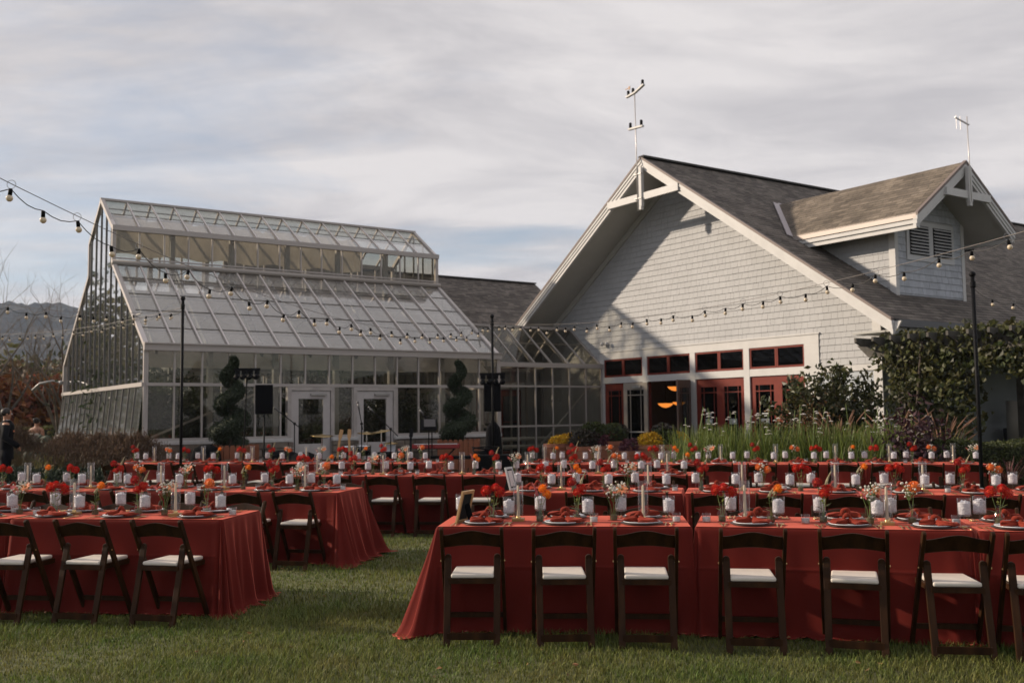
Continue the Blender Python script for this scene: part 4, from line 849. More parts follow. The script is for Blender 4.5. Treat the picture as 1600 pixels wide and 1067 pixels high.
PLAN = {  # centre pieces per table: (kind, position along 0..1, offset across)
 0: [('red', .20, .0), ('T', .31, -.02), ('marigold', .40, -.05), ('V', .62, -.12), ('redtall', .55, .05), ('pink', .70, .03), ('T', .82, -.04), ('V', .95, -.10)],
 1: [('V', .04, -.10), ('red', .10, -.02), ('T', .19, -.02), ('celosia', .29, -.04), ('V', .42, -.10), ('redtall', .49, .0), ('pink', .66, -.06), ('T', .72, -.10), ('peach', .82, .02), ('V', .88, -.14), ('V', .97, -.05)],
 2: [('red', .12, .03), ('T', .24, .0), ('V', .36, -.1), ('redtall', .45, .0), ('orange', .60, .03), ('T', .76, -.02), ('V', .85, .08), ('pink', .92, .0)],
 3: [('redtall', .10, .0), ('V', .2, -.1), ('T', .30, .0), ('orange', .44, .02), ('V', .55, .1), ('red', .62, -.03), ('T', .80, .0), ('celosia', .92, .02)],
}
rr = random.Random(5)
def inview(P, mx=280): x, y = px((P[0], P[1], .8)); return -mx < x < 1600+mx
def nth(n): return ORD[n] if n < len(ORD) else '%dth' % (n+1)
for rk_, (st, tabs, desc, endn, left) in ROWS.items():
    x, y = st; near = rk_ in ('R1', 'A', 'R2', 'B'); ntab = len(tabs); places = {'lawn': [], 'building': []}; centre = []
    for ti, (dg, Lx) in enumerate(tabs):
        a = R(dg); ex = Vector((math.cos(a), math.sin(a), 0)); ey = Vector((-math.sin(a), math.cos(a), 0)); P = Vector((x, y, 0))
        x, y = (P+ex*(Lx+.012))[:2]
        order = ti if left else ntab-1-ti
        make_table(P, a, Lx, ti == 0, ti == ntab-1, ti*7+len(rk_)*13+ord(rk_[0]), f'rust draped dining table, {nth(order)} from the {endn} end of the {desc}', {'A': .12, 'B': .75, 'R1': .72}.get(rk_, .5))
        offs = (.30, .915, 1.48) if (rk_, ti) == ('R1', 0) else (.41, 1.05, 1.60) if (rk_, ti) == ('R1', 1) else (.29, .91, 1.50) if Lx < 1.9 else (.34, .98, 1.62); k_ = Lx/1.84
        for s_, sd_ in (('lawn', 0), ('building', 1)):
            for oi, of in enumerate(offs):
                jt = rr.uniform(-.03, .03); along = of*min(k_, 1)+jt; places[s_].append((P, ex, ey, a, along, sd_))
        plan = PLAN[(ti) if rk_ == 'R1' else (ti*3+len(rk_)+ord(rk_[-1])) % 4]
        for kd, fr_, ac in plan: centre.append((kd, P+ex*(Lx*(fr_+(0 if rk_ == 'R1' else rr.uniform(-.02, .02))))+ey*(TD/2+ac), a))
    for s_, pl in places.items():
        if not left: pl = pl[::-1]
        for i, (P, ex, ey, a, along, sd_) in enumerate(pl):
            sg = 1 if sd_ else -1
            edge = P+ex*along+ey*(TD if sd_ else 0); C_ = edge+ey*sg*(.185+rr.uniform(-.02, .05)); sx = rr.uniform(-.02, .02)
            where = f'{nth(i)} from {endn} end, {s_} side, {desc}'
            if not inview(C_): continue
            CHAIR.place((C_.x, C_.y, 0), a+(math.pi if sd_ else 0)+R(rr.uniform(-6, 6)), f'dark folding chair, {where}', 'chair', 'dark wood folding chairs with ivory seats')
            pc = edge-ey*sg*.175+ex*sx; rot = a+(math.pi if sd_ else 0)
            if near: tag(mesh_obj('plate_shadow', PLATE_SHADOW, None, (pc.x, pc.y, TH_+.001), rot), f'dark shadow disc under plate, {where}', 'plate', 'dark shadow discs under plates')
            hz_ = TH_+(.005 if near else .001)
            tag(mesh_obj('dinner_plate', PLATE, None, (pc.x, pc.y, hz_), rot), f'white dinner plate, {where}', 'plate', 'white dinner plates')
            nk = mesh_obj('napkin', NAPKINS[rr.randrange(4)], None, (pc.x+rr.uniform(-.02, .02), pc.y+rr.uniform(-.015, .015), hz_+.010), rot+rr.uniform(-.5, .5)); nk.scale = (1.05,)*3
            tag(nk, f'rust knotted napkin, {where}', 'napkin', 'rust napkins on plates')
            rgt = ex*(1 if sd_ == 0 else -1)
            gp = pc+rgt*(.19+rr.uniform(-.03, .03))-ey*sg*(.10+rr.uniform(-.03, .05))
            GOBLET.place((gp.x, gp.y, TH_), rr.uniform(0, 6), f'ice filled goblet, {where}', 'goblet', 'water goblets filled with ice', 1.04)
            if near:
                if sd_ == 0 or rk_ in ('R1', 'A'):
                    for nm, off, side_ in (('fork', -.185, 'outer'), ('fork', -.215, 'inner'), ('knife', .175, ''), ('spoon', .205, '')):
                        q = pc+rgt*(off+rr.uniform(-.006, .006))+ey*sg*.05; o = mesh_obj(nm, CUT[nm], None, (q.x, q.y, TH_+.001), rot+R(rr.uniform(-7, 7)))
                        tag(o, (f'{side_} ' if side_ else '')+f'gold {nm}, place {where}', nm, f'gold {nm}s')
    if not left: centre = centre[::-1]
    cnt = {}
    for kd, Q, a in centre:
        if not inview(Q): continue
        n = cnt.get(kd, 0); cnt[kd] = n+1; w_ = f'{nth(n)} from {endn} end, {desc}'
        if kd == 'T': TAPER.place((Q.x, Q.y, TH_), a, f'ivory taper in glass cylinder, {w_}', 'candle', 'taper candles in glass cylinders')
        elif kd == 'V': VOTIVE.place((Q.x, Q.y, TH_), a, f'white votive in clear cup, {w_}', 'candle', 'votive candles')
        else: ARR[kd][0].place((Q.x, Q.y, TH_), a+rr.uniform(-.6, .6), f'{ARR[kd][1]}, {w_}', 'flower vase', 'bud vases of autumn flowers', 1.22)
def easel_frame(P, rz, m, w_, h_, back, label, lean=14):
    f = thing('easel_frame', P, rz, label, 'picture frame'); M_ = Matrix.Rotation(R(-lean), 3, 'X')
    mb = MB()
    for c, d in (((0, 0, h_-.012), (w_, .018, .024)), ((0, 0, .012), (w_, .018, .024)), ((-w_/2+.012, 0, h_/2), (.024, .018, h_-.048)), ((w_/2-.012, 0, h_/2), (.024, .018, h_-.048))): mb.box(M_ @ Vector(c), d, M_)
    bevel(mb.obj('frame', m, f), .002); MB().box(M_ @ Vector((0, .002, h_/2)), (w_-.046, .006, h_-.046), M_).obj('panel', mat('chalkboard_back', (.012, .015, .016), .7, spec=.15), f)
    if back: MB().box(M_ @ Vector((0, .002, h_/2)), (w_-.080, .012, h_-.080), M_).obj('card', back, f)
    MB().bar(M_ @ Vector((0, -.01, h_*.6)), (0.0, -.085, 0.002), .045, .004, (1, 0, 0)).obj('easel_leg', M_BLACKCLOTH, f); return f
easel_frame((-.395, 7.53, TH_), R(66), M_OAK, .19, .245, None, 'oak easel frame with black backing standing at a table end', -14)
ef = easel_frame((-.0, 10.66, TH_), R(-112), M_WHITE, .19, .25, mat('paper_card', (.62, .55, .52), .7), 'white easel frame with a pale card facing the aisle', -14)
# ------------------------------------------------------------------ vegetation helpers
def leaf_mesh(name, C, N_, size, m, aspect=.5, fold=.25, smooth=False):
    """C (n,3) centres, N_ (n,3) growth directions; each leaf a folded rhombus"""
    n = len(C); N_ = N_/np.maximum(1e-6, np.linalg.norm(N_, axis=1, keepdims=True)); rv = rng.normal(size=(n, 3)); T = np.cross(N_, rv); T /= np.maximum(1e-6, np.linalg.norm(T, axis=1, keepdims=True)); U_ = np.cross(N_, T)
    s = size*rng.uniform(.6, 1.3, (n, 1)); P = np.zeros((n, 4, 3)); P[:, 0] = C-N_*s*.5; P[:, 2] = C+N_*s*.5-U_*s*.12; mid = C+U_*s*fold*.5
    P[:, 1] = mid+T*s*aspect*.5; P[:, 3] = mid-T*s*aspect*.5
    b = (np.arange(n)*4)[:, None]; F = np.concatenate([b+np.array([[0, 1, 2]]), b+np.array([[0, 2, 3]])]); return npmesh(name, P.reshape(-1, 3), F, m, smooth)
def blade_mesh(name, base, h, lean, az, w_, m, seg=4, tipw=.15, droop=.4):
    n = len(base); P = np.zeros((n, (seg+1)*2, 3)); dx, dy = np.cos(az), np.sin(az)
    for k in range(seg+1):
        t = k/seg; r_ = lean*t**1.8; z = h*(t-droop*lean/np.maximum(h, .01)*t**3*.6); ww = w_*(1-(1-tipw)*t**1.5)*.5
        for j, sg in enumerate((-1, 1)): P[:, k*2+j, 0] = base[:, 0]+dx*r_-dy*ww*sg; P[:, k*2+j, 1] = base[:, 1]+dy*r_+dx*ww*sg; P[:, k*2+j, 2] = base[:, 2]+z
    b = (np.arange(n)*(seg+1)*2)[:, None]; F = np.concatenate([b+np.array([[2*k, 2*k+1, 2*k+3, 2*k+2]]) for k in range(seg)]); return npmesh(name, P.reshape(-1, 3), F, m)
def limb_tree(root_h, spread, depth, r0_, seed, first=4, up=.55):
    rr_ = random.Random(seed); mb = MB(); tips = []
    def grow(p, d, ln, r_, lv):
        pts = [p]; rad = [r_]; dd = d.copy(); seg = 4
        for i in range(seg):
            dd = (dd+Vector((rr_.uniform(-.18, .18), rr_.uniform(-.18, .18), rr_.uniform(-.03, .13)))).normalized(); pts.append(pts[-1]+dd*ln/seg); rad.append(r_*(1-.45*(i+1)/seg))
        mb.tube(pts, rad, 7 if lv == depth else (5 if lv > 1 else 3), False); tips.append((pts[-1], dd, lv))
        if lv > 0:
            for k in range(rr_.choice((2, 3, 3)) if lv < depth else first):
                q = rr_.choice(pts[2:]) if k else pts[-1]; a = rr_.uniform(0, 6.28); nd = (dd*up+Vector((math.cos(a), math.sin(a), rr_.uniform(.0, .7)))*spread).normalized(); grow(q, nd, ln*rr_.uniform(.55, .82), rad[-1]*.8, lv-1)
    grow(Vector((0, 0, -.05)), Vector((rr_.uniform(-.05, .05), rr_.uniform(-.05, .05), 1)), root_h, r0_, depth); return mb, tips
M_BARK = mat('grey_bark', (.125, .10, .08), .9, var=.35, vs=6, bump=.4, bs=20); M_BARKD = mat('dark_bark', (.06, .045, .035), .9, var=.3)
def leafy_tree(P, hgt, cr, m, label, seed, nleaf=2600, ls=.32, group='autumn trees at the foot of the mountain', trunk=M_BARKD, cat='tree', flat=1.0):
    t = thing('autumn_tree', P, 0, label, cat, group); mb, tips = limb_tree(hgt*.42, .55, 3, hgt*.03, seed); mb.obj('trunk', trunk, t, True)
    c = np.array([tp[0] for tp in tips if tp[2] <= 1]); r_ = np.random.default_rng(seed); pick = c[r_.integers(0, len(c), nleaf)]
    lobes = r_.normal(size=(14, 3))*np.array([cr*.5, cr*.5, hgt*.17])+np.array([0, 0, hgt*.62]); pk2 = lobes[r_.integers(0, 14, nleaf)]+r_.normal(size=(nleaf, 3))*cr*.24
    C = np.where(r_.random((nleaf, 1)) < .35, pick+r_.normal(size=(nleaf, 3))*cr*.16, pk2); C[:, 2] = np.maximum(C[:, 2], hgt*.16)
    mesh_obj('crown', leaf_mesh('crown', C, r_.normal(size=(nleaf, 3))+np.array([0, 0, -.3]), ls, m, .6), t); return t
# ------------------------------------------------------------------ mountain and far woods
def ridge_profile(x):
    return 99*np.exp(-((x+640)/330)**2)+60*np.exp(-((x+1050)/420)**2)+38*np.exp(-((x+250)/260)**2)+26*np.exp(-((x-500)/800)**2)
nx, ny = 420, 110; X = np.linspace(-1700, 1500, nx); Y = np.linspace(650, 1250, ny); XX, YY = np.meshgrid(X, Y); tt = (YY-650)/380
hh = ridge_profile(XX)*np.clip(np.sin(np.clip(tt, 0, 1.6)*np.pi/2), 0, 1)
for k, (fx, fy, am) in enumerate(((.011, .013, 8), (.023, .02, 5), (.05, .045, 3), (.11, .1, 2.2))): hh += am*np.sin(XX*fx+k*1.7)*np.cos(YY*fy+k)*np.clip(tt*1.5, 0, 1)
hh += rng.normal(size=hh.shape)*2.2*np.clip(tt*2, 0, 1)
V = np.stack([XX, YY, hh-2], -1).reshape(-1, 3); F = [(j*nx+i, j*nx+i+1, (j+1)*nx+i+1, (j+1)*nx+i) for j in range(ny-1) for i in range(nx-1)]
o = mesh_obj('mountain', npmesh('mountain', V, F, mat('wooded_slope', (.020, .023, .017), .95, c2=(.050, .038, .024), vs=.05), False)); o['kind'] = 'structure'
M_OR = mat('leaves_rust', (.20, .070, .018), .7, island=.45, trans=.25); M_YG = mat('leaves_olive', (.105, .098, .022), .7, island=.4, trans=.25); M_DG = mat('leaves_dark', (.040, .050, .016), .7, island=.4, trans=.2); M_BR = mat('leaves_brown', (.11, .065, .028), .7, island=.4, trans=.2)
spots = [(-60, 58, 4.2, M_OR, 'rust'), (-12, 52, 3.4, M_OR, 'rust'), (30, 62, 4.0, M_BR, 'brown'), (66, 55, 3.5, M_OR, 'rust'), (102, 64, 4.0, M_YG, 'olive'), (140, 60, 3.6, M_BR, 'brown'), (-140, 60, 5, M_DG, 'dark green'), (-330, 52, 9, M_DG, 'dark green'), (-430, 48, 10, M_YG, 'olive'), (-560, 40, 9, M_DG, 'dark green'), (15, 88, 6.2, M_YG, 'olive'), (-40, 96, 6.6, M_DG, 'dark green'), (62, 98, 6.4, M_YG, 'olive'), (108, 92, 6.0, M_BR, 'brown'), (160, 90, 7, M_DG, 'dark green'), (220, 86, 6.5, M_YG, 'olive'), (290, 84, 6.5, M_DG, 'dark green')]
nth_ = {}
for i, (x, d, h_, m_, nm) in enumerate(spots):
    p = at_z(x, 900, 0); P = Vector((p.x/p.y*d, d, 0)); k = nth_.get((nm, d > 70), 0); nth_[(nm, d > 70)] = k+1
    leafy_tree(P, h_, h_*.62, m_, f'{nm} leaved tree, {nth(k)} from the open mountain side of the {"far" if d > 70 else "nearer"} wood', 20+i, 2600 if d < 70 else 2000, .5 if d < 70 else .75)
# low clipped hedge behind the garden
def hedge(name, P, rz, L_, W_, H_, n, m, label, ls=.09):
    t = thing(name, P, rz, label, 'hedge'); r_ = np.random.default_rng(n)
    f = r_.random(n); C = np.stack([r_.uniform(0, L_, n), r_.uniform(-W_/2, W_/2, n), r_.uniform(.03, H_, n)], 1); s_ = r_.integers(0, 5, n)
    C[s_ <= 1, 2] = H_+r_.normal(size=(s_ <= 1).sum())*.025; C[s_ == 2, 1] = -W_/2+r_.normal(size=(s_ == 2).sum())*.03; C[s_ == 3, 1] = -W_/2+r_.normal(size=(s_ == 3).sum())*.03
    C[:, 2] += .04*np.sin(C[:, 0]*3.1)*(C[:, 2] > H_*.8); C[:, 1] += .05*np.sin(C[:, 0]*2.3+C[:, 2]*2)
    mesh_obj('foliage', leaf_mesh('foliage', C, r_.normal(size=(n, 3))+np.array([0, 0, .5]), ls, m, .6), t)
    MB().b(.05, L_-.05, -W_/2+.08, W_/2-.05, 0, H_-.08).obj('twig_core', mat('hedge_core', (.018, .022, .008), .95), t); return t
M_HEDGE = mat('hedge_leaf', (.050, .060, .012), .6, island=.45, trans=.25); M_HEDGEY = mat('hedge_leaf_yellow', (.15, .14, .03), .6, island=.4, trans=.25)
hedge('clipped_hedge', (-34, 37, 0), R(3), 19, 1.1, 1.25, 7000, M_HEDGEY, 'low yellow green clipped hedge behind the bare tree', .16)
# bare trees
for i, (x, d, h_, sd, lab) in enumerate(((78, 33, 1.5, 3, 'leafless grey multi stemmed tree beside the greenhouse gable'), (18, 44, 2.2, 8, 'leafless pale tree standing behind the suited man'), (-70, 38, 2.0, 12, 'leafless tree farthest out on the mountain side'))):
    p = at_z(x, 900, 0); t = thing('bare_tree', (p.x/p.y*d, d, 0), sd, lab, 'tree', 'leafless trees'); mb, tips = limb_tree(h_, .62, 5 if i == 0 else 4, .085, sd, 7, .75); mb.obj('trunk', M_BARK, t, True); t.scale = (1.6,)*3
# ------------------------------------------------------------------ garden by the greenhouse gable
M_MUHLY = mat('muhly_blade', (.10, .075, .036), .8, island=.35, trans=.3); M_MUHLYP = mat('muhly_plume', (.135, .088, .058), .85, island=.3, trans=.4)
def muhly(P, label, n=1500, hgt=1.0, sd=1):
    t = thing('muhly_grass', P, 0, label, 'ornamental grass', 'pink muhly grass clumps by the gable'); r_ = np.random.default_rng(sd)
    b = np.concatenate([r_.normal(size=(n, 2))*.14, np.zeros((n, 1))], 1); az = r_.uniform(0, 6.28, n)
    mesh_obj('blades', blade_mesh('blades', b, hgt*r_.uniform(.5, .9, n), r_.uniform(.15, .75, n)*hgt*.7, az, .006, M_MUHLY), t)
    n2 = n*4; az = r_.uniform(0, 6.28, n2); rad = np.abs(r_.normal(size=n2))*.34; C = np.stack([np.cos(az)*rad, np.sin(az)*rad, hgt*(1.02-.45*rad**1.5)+r_.normal(size=n2)*.10], 1)
    mesh_obj('plume', leaf_mesh('plume', C, r_.normal(size=(n2, 3))*.5+np.array([0, 0, 1.]), .075, M_MUHLYP, .10), t)
MP = [(22, 21.5, 'beside the suited man'), (118, 20.6, 'under the gable lamp arm'), (150, 20.3, 'in front of the open gable vent'), (182, 20.1, 'at the middle of the stone base'), (212, 19.9, 'at the greenhouse stone corner'), (100, 22.6, 'just behind the prickly pear')]
for i, (x, d, lab) in enumerate(MP): p = at_z(x, 900, 0); muhly((p.x/p.y*d, d, 0), f'pink brown muhly grass clump {lab}', 1400, 1.05 if i else 1.2, 30+i)
t = thing('iris_clump', (at_z(70, 900, 0).x/at_z(70, 900, 0).y*20.3, 20.3, 0), 0, 'yellow green sword leaved clump beside the muhly grass', 'plant'); n = 110
b = np.concatenate([rng.normal(size=(n, 2))*.16, np.zeros((n, 1))], 1); mesh_obj('blades', blade_mesh('blades', b, rng.uniform(.5, .95, n), rng.uniform(.05, .4, n), rng.uniform(0, 6.28, n), .028, mat('iris_blade', (.25, .21, .05), .6, island=.35, trans=.3)), t)
M_PEAR = mat('cactus_pad', (.045, .062, .038), .7, var=.3, vs=8)
for ci, (x, d, lab) in enumerate(((44, 24.0, 'dark prickly pear cactus in front of the seated back'), (62, 23.6, 'dark prickly pear cactus beside the bare tree'))):
    p = at_z(x, 900, 0); t = thing('prickly_pear', (p.x/p.y*d, d, 0), 0, lab, 'cactus', 'prickly pear cacti')
    r_ = random.Random(ci)
    for k in range(16): z = r_.uniform(.25, 1.15); MB().ico((r_.uniform(-.45, .45), r_.uniform(-.3, .3), z), 1, 2, .02, (.15, .045, .19)).obj('pad', M_PEAR, t, True)
    MB().tube([(0, 0, -.02), (0, 0, .5)], .1, 8).obj('stem', M_PEAR, t)
for i, (x, d, w_, lab) in enumerate(((30, 19.6, 1.6, 'dark low juniper mound near the suited man'), (105, 19.4, 1.5, 'dark low juniper mound under the muhly grass'), (170, 19.2, 1.3, 'dark low juniper mound before the stone base'))):
    p = at_z(x, 900, 0); t = thing('juniper_mound', (p.x/p.y*d, d, 0), 0, lab, 'shrub', 'juniper mounds'); n = 3500
    th = rng.uniform(0, 6.28, n); q = rng.uniform(0, 1, n)**.5; C = np.stack([np.cos(th)*q*w_*.6, np.sin(th)*q*.5, (1-q**2)*.5+rng.normal(size=n)*.05+.06], 1)
    mesh_obj('foliage', leaf_mesh('foliage', C, rng.normal(size=(n, 3))*.6+np.array([.2, 0, 1.]), .12, mat('juniper_leaf', (.028, .042, .018), .7, island=.4), .25), t)
# ------------------------------------------------------------------ bed before the house
M_BLADE = mat('acidanthera_blade', (.125, .160, .034), .55, island=.5, trans=.4); M_PETALW = mat('white_petal', (.72, .66, .62), .6, trans=.3)
labs = ['tall green sword leaf clump nearest the door steps', 'tall green sword leaf clump before the red double doors', 'tall green sword leaf clump left of the shrub', 'tall green sword leaf clump under the shrub', 'tall green sword leaf clump before the corner board', 'tall green sword leaf clump beside the fountain grass']
for i, lab in enumerate(labs):
    f_ = i/5; cx_, cy_ = 3.55+f_*2.85, 18.5-f_*1.55; t = thing('sword_leaf_clump', (cx_, cy_, 0), 0, lab, 'plant', 'white flowered sword leaf plants'); n = 1000
    b = np.concatenate([rng.normal(size=(n, 2))*np.array([.30, .32]), np.zeros((n, 1))], 1); mesh_obj('blades', blade_mesh('blades', b, rng.uniform(.55, 1.42, n), np.abs(rng.normal(size=n))*.34+.03, rng.uniform(0, 6.28, n), .032, M_BLADE, 4), t)
    for k in range(7):
        bx_, by_ = rng.normal()*.36, rng.normal()*.28; hz2 = rng.uniform(1.25, 1.68); lx = rng.uniform(-.15, .2)
        MB().tube([(bx_, by_, 0), (bx_+lx*.3, by_, hz2*.6), (bx_+lx, by_, hz2)], .005, 4, False).obj('flower_stem', M_STEM, t)
        for q in range(2):
            fl = MB()
            c0 = Vector((bx_+lx+rng.uniform(-.07, .07), by_+rng.uniform(-.05, .05), hz2-rng.uniform(0, .16)))
            for a_ in range(5): dd = Vector((math.cos(a_*1.26), math.sin(a_*1.26), -.45)); tv = Vector((-dd.y, dd.x, 0)); fl.add([c0, c0+dd*.028+tv*.014, c0+dd*.05, c0+dd*.028-tv*.014], [(0, 1, 2, 3)])
            fl.obj('flower', M_PETALW, t)
# arching shrub in front of the facade
t = thing('arching_shrub', (6.15, 19.25, 0), 0, 'large dark leaved arching shrub in front of the red double doors', 'shrub'); M_SHRUB = mat('shrub_leaf', (.042, .055, .016), .45, island=.5, trans=.3, c2=(.075, .065, .018), vs=3)
mb = MB(); LC = []; LN = []
for k in range(58):
    a = rng.uniform(0, 6.28); L_ = rng.uniform(1.3, 2.75); out_ = rng.uniform(.35, 1.35); p0 = Vector((rng.normal()*.2, rng.normal()*.15, 0)); pts = []
    for q in range(9): t_ = q/8; pts.append(p0+Vector((math.cos(a)*out_*t_**1.3*1.1, math.sin(a)*out_*t_**1.3*.55, L_*t_*(1-.16*out_*t_))))
    mb.tube(pts, [.016*(1-.8*q/8) for q in range(9)], 5, False)
    for q in range(150): t_ = rng.uniform(.2, 1)**.8; i0 = min(7, int(t_*8)); f_ = t_*8-i0; c0 = pts[i0].lerp(pts[i0+1], f_); LC.append(np.array(c0)+rng.normal(size=3)*.075); LN.append(rng.normal(size=3)*.7+np.array([math.cos(a)*.4, math.sin(a)*.2, -.35]))
mb.obj('stem', M_BARKD, t); mesh_obj('foliage', leaf_mesh('foliage', np.array(LC), np.array(LN), .13, M_SHRUB, .5, .3), t)
t = thing('rusty_shrub', (5.6, 18.6, 0), 0, 'smaller russet leaved shrub before the arching shrub', 'shrub'); n = 1500; q = np.abs(rng.normal(size=n)); a = rng.uniform(0, 6.28, n); C = np.stack([np.cos(a)*q*.42, np.sin(a)*q*.3, 1.05+rng.normal(size=n)*.32], 1)
mesh_obj('foliage', leaf_mesh('foliage', C, rng.normal(size=(n, 3)), .07, mat('russet_leaf', (.12, .065, .022), .6, island=.5, trans=.3), .5), t); mb, _ = limb_tree(.5, .7, 3, .02, 5); mb.obj('stem', M_BARKD, t)
# vines over the pergola, with unseen light blocking growth added
VC = []; VN = []
def vine(u0, u1, v0, v1, z0, z1, n, sx=.1):
    r_ = rng; C = np.stack([r_.uniform(u0, u1, n), r_.uniform(v0, v1, n), r_.uniform(z0, z1, n)], 1); W_ = np.array([[SC.x, SC.y, 0]])+C[:, :1]*np.array([list(SU)])+C[:, 1:2]*np.array([list(SV)])+np.array([[0, 0, 1]])*C[:, 2:3]; VC.append(W_+r_.normal(size=W_.shape)*sx); VN.append(r_.normal(size=W_.shape)*.6+np.array([-.3, -.2, -.7]))
vine(12.2, 22.2, -15.6, -9.6, 2.98, 3.12, 17000, .05); vine(21.8, 22.3, -15.6, -9.3, .2, 3.0, 4500, .08); vine(17, 22.2, -15.8, -15.3, .3, 3.0, 3500, .08); vine(12.1, 12.6, -14.8, -9.8, 2.55, 2.95, 700, .06)  # roof run beyond view and tall end curtains added to block light
for (v0, v1, zb, n) in ((-9.9, -9.6, 2.3, 120), (-10.4, -9.9, 1.3, 700), (-11.1, -10.3, 1.0, 1200), (-11.6, -11.1, 1.1, 600), (-12.6, -11.6, 2.3, 420), (-13.4, -12.6, 2.0, 360), (-14.6, -13.4, 2.3, 380)): vine(12.0, 12.7, v0, v1, zb, 2.95, n)
t = thing('climbing_vine', G(12.3, -10.2), 0, 'broad leaved climbing vine hanging from the pergola, with added light blocking curtains', 'vine'); C = np.concatenate(VC)-np.array(G(12.3, -10.2)); M_VINE = mat('vine_leaf', (.042, .054, .016), .5, island=.6, trans=.3, c2=(.095, .088, .026), vs=1.5)
mesh_obj('foliage', leaf_mesh('foliage', C, np.concatenate(VN), .125, M_VINE, .85, .2), t); MB().tube([(0, 0, 0), (.05, .1, 1), (-.03, -.1, 1.9), (.1, 0, 2.9)], .035, 7).tube([(.1, -.4, 0), (0, -.3, 1.2), (.1, -.5, 2.9)], .03, 7).obj('stem', M_BARKD, t, True)
hedge('box_hedge', (6.55, 16.75, 0), R(-3), 5.2, .9, 1.0, 16000, M_HEDGE, 'dark green clipped box hedge below the pergola', .055)
# fountain grass, dark perennial, red spikes, chartreuse foliage
M_FG = mat('fountain_blade', (.15, .14, .04), .6, island=.35, trans=.3); M_FP = mat('fountain_plume', (.26, .15, .09), .9, island=.25, trans=.3)
for i, (P, lab) in enumerate((((6.75, 17.55, 0), 'fountain grass with tan plumes behind the box hedge end'), ((7.55, 17.5, 0), 'fountain grass with arching tan plumes below the vine'), ((5.9, 17.9, 0), 'fountain grass with short tan plumes beside the sword leaves'))):
    t = thing('fountain_grass', P, 0, lab, 'ornamental grass', 'fountain grasses'); n = 200; b = np.concatenate([rng.normal(size=(n, 2))*.1, np.zeros((n, 1))], 1)
    mesh_obj('blades', blade_mesh('blades', b, rng.uniform(.7, 1.5, n), rng.uniform(.1, .8, n), rng.uniform(0, 6.28, n), .012, M_FG), t)
    for k in range(22):
        a = rng.uniform(-.6, 3.6); o_ = rng.uniform(.2, .75); h_ = rng.uniform(1.15, 1.6); d0 = Vector((math.cos(a), math.sin(a)*.4, 0)); p1 = d0*o_*.6+Vector((0, 0, h_*.85)); p2 = d0*o_+Vector((0, 0, h_)); mb = MB().tube([(0, 0, 0), p1*.6+Vector((0, 0, .1)), p1], .004, 4, False); mb.tube([p1, p1.lerp(p2, .4), p2], [.007, .013, .003], 6); mb.obj('plume', M_FP, t, True)
t = thing('purple_perennial', (6.6, 16.3, 0), 0, 'dark purple leaved perennial in front of the box hedge', 'plant'); n = 800; C = rng.normal(size=(n, 3))*np.array([.25, .16, .32])+np.array([0, 0, .85]); C[:, 2] = np.abs(C[:, 2])
mesh_obj('foliage', leaf_mesh('foliage', C, rng.normal(size=(n, 3))+np.array([0, 0, .6]), .14, mat('purple_leaf', (.055, .022, .028), .5, island=.5, trans=.2), .4), t); MB().tube([(0, 0, 0), (.02, 0, .8)], .02, 6).obj('stem', M_BARKD, t)
t = thing('red_spike_plant', (7.75, 15.6, 0), 0, 'spiky dark red cordyline beside the black pole', 'plant'); n = 90; b = np.concatenate([rng.normal(size=(n, 2))*.04, np.full((n, 1), .25)], 1); mesh_obj('blades', blade_mesh('blades', b, rng.uniform(.3, .62, n), rng.uniform(.1, .45, n), rng.uniform(0, 6.28, n), .02, mat('cordyline_blade', (.10, .025, .02), .5, island=.4)), t); MB().lathe([(.1, 0), (.14, .26), (.12, .26), (.001, .24)], 12).obj('pot', M_TERRA, t)
t = thing('chartreuse_shrub', (8.45, 15.5, 0), 0, 'bright chartreuse leafy mound at the hedge foot', 'shrub'); n = 1100; th = rng.uniform(0, 6.28, n); q = rng.uniform(0, 1, n)**.5; C = np.stack([np.cos(th)*q*.55, np.sin(th)*q*.4, (1-q**2)*.62+.08+rng.normal(size=n)*.04], 1)
mesh_obj('foliage', leaf_mesh('foliage', C, rng.normal(size=(n, 3))*.7+np.array([0, 0, .5]), .15, mat('chartreuse_leaf', (.30, .36, .09), .55, island=.25, trans=.35), .75), t)
# pipe and unit on the shaded side wall
t = thing('wall_vent_pipe', G(17.6, -9.35), AL, 'pale curved vent pipe on the shaded wall under the pergola', 'pipe'); MB().tube([(0, 0, .8), (0, 0, 1.75)], .13, 12).tube([(.0, 0, 1.3), (.2, -.05, 1.45), (.42, -.05, 1.35), (.5, -.05, 1.1)], .12, 12).obj('pipe', mat('pvc', (.42, .39, .36), .5), t, True); MB().b(.1, 1.0, -.4, .3, 0, 1.1).obj('housing', mat('dark_unit', (.03, .032, .035), .6), t)
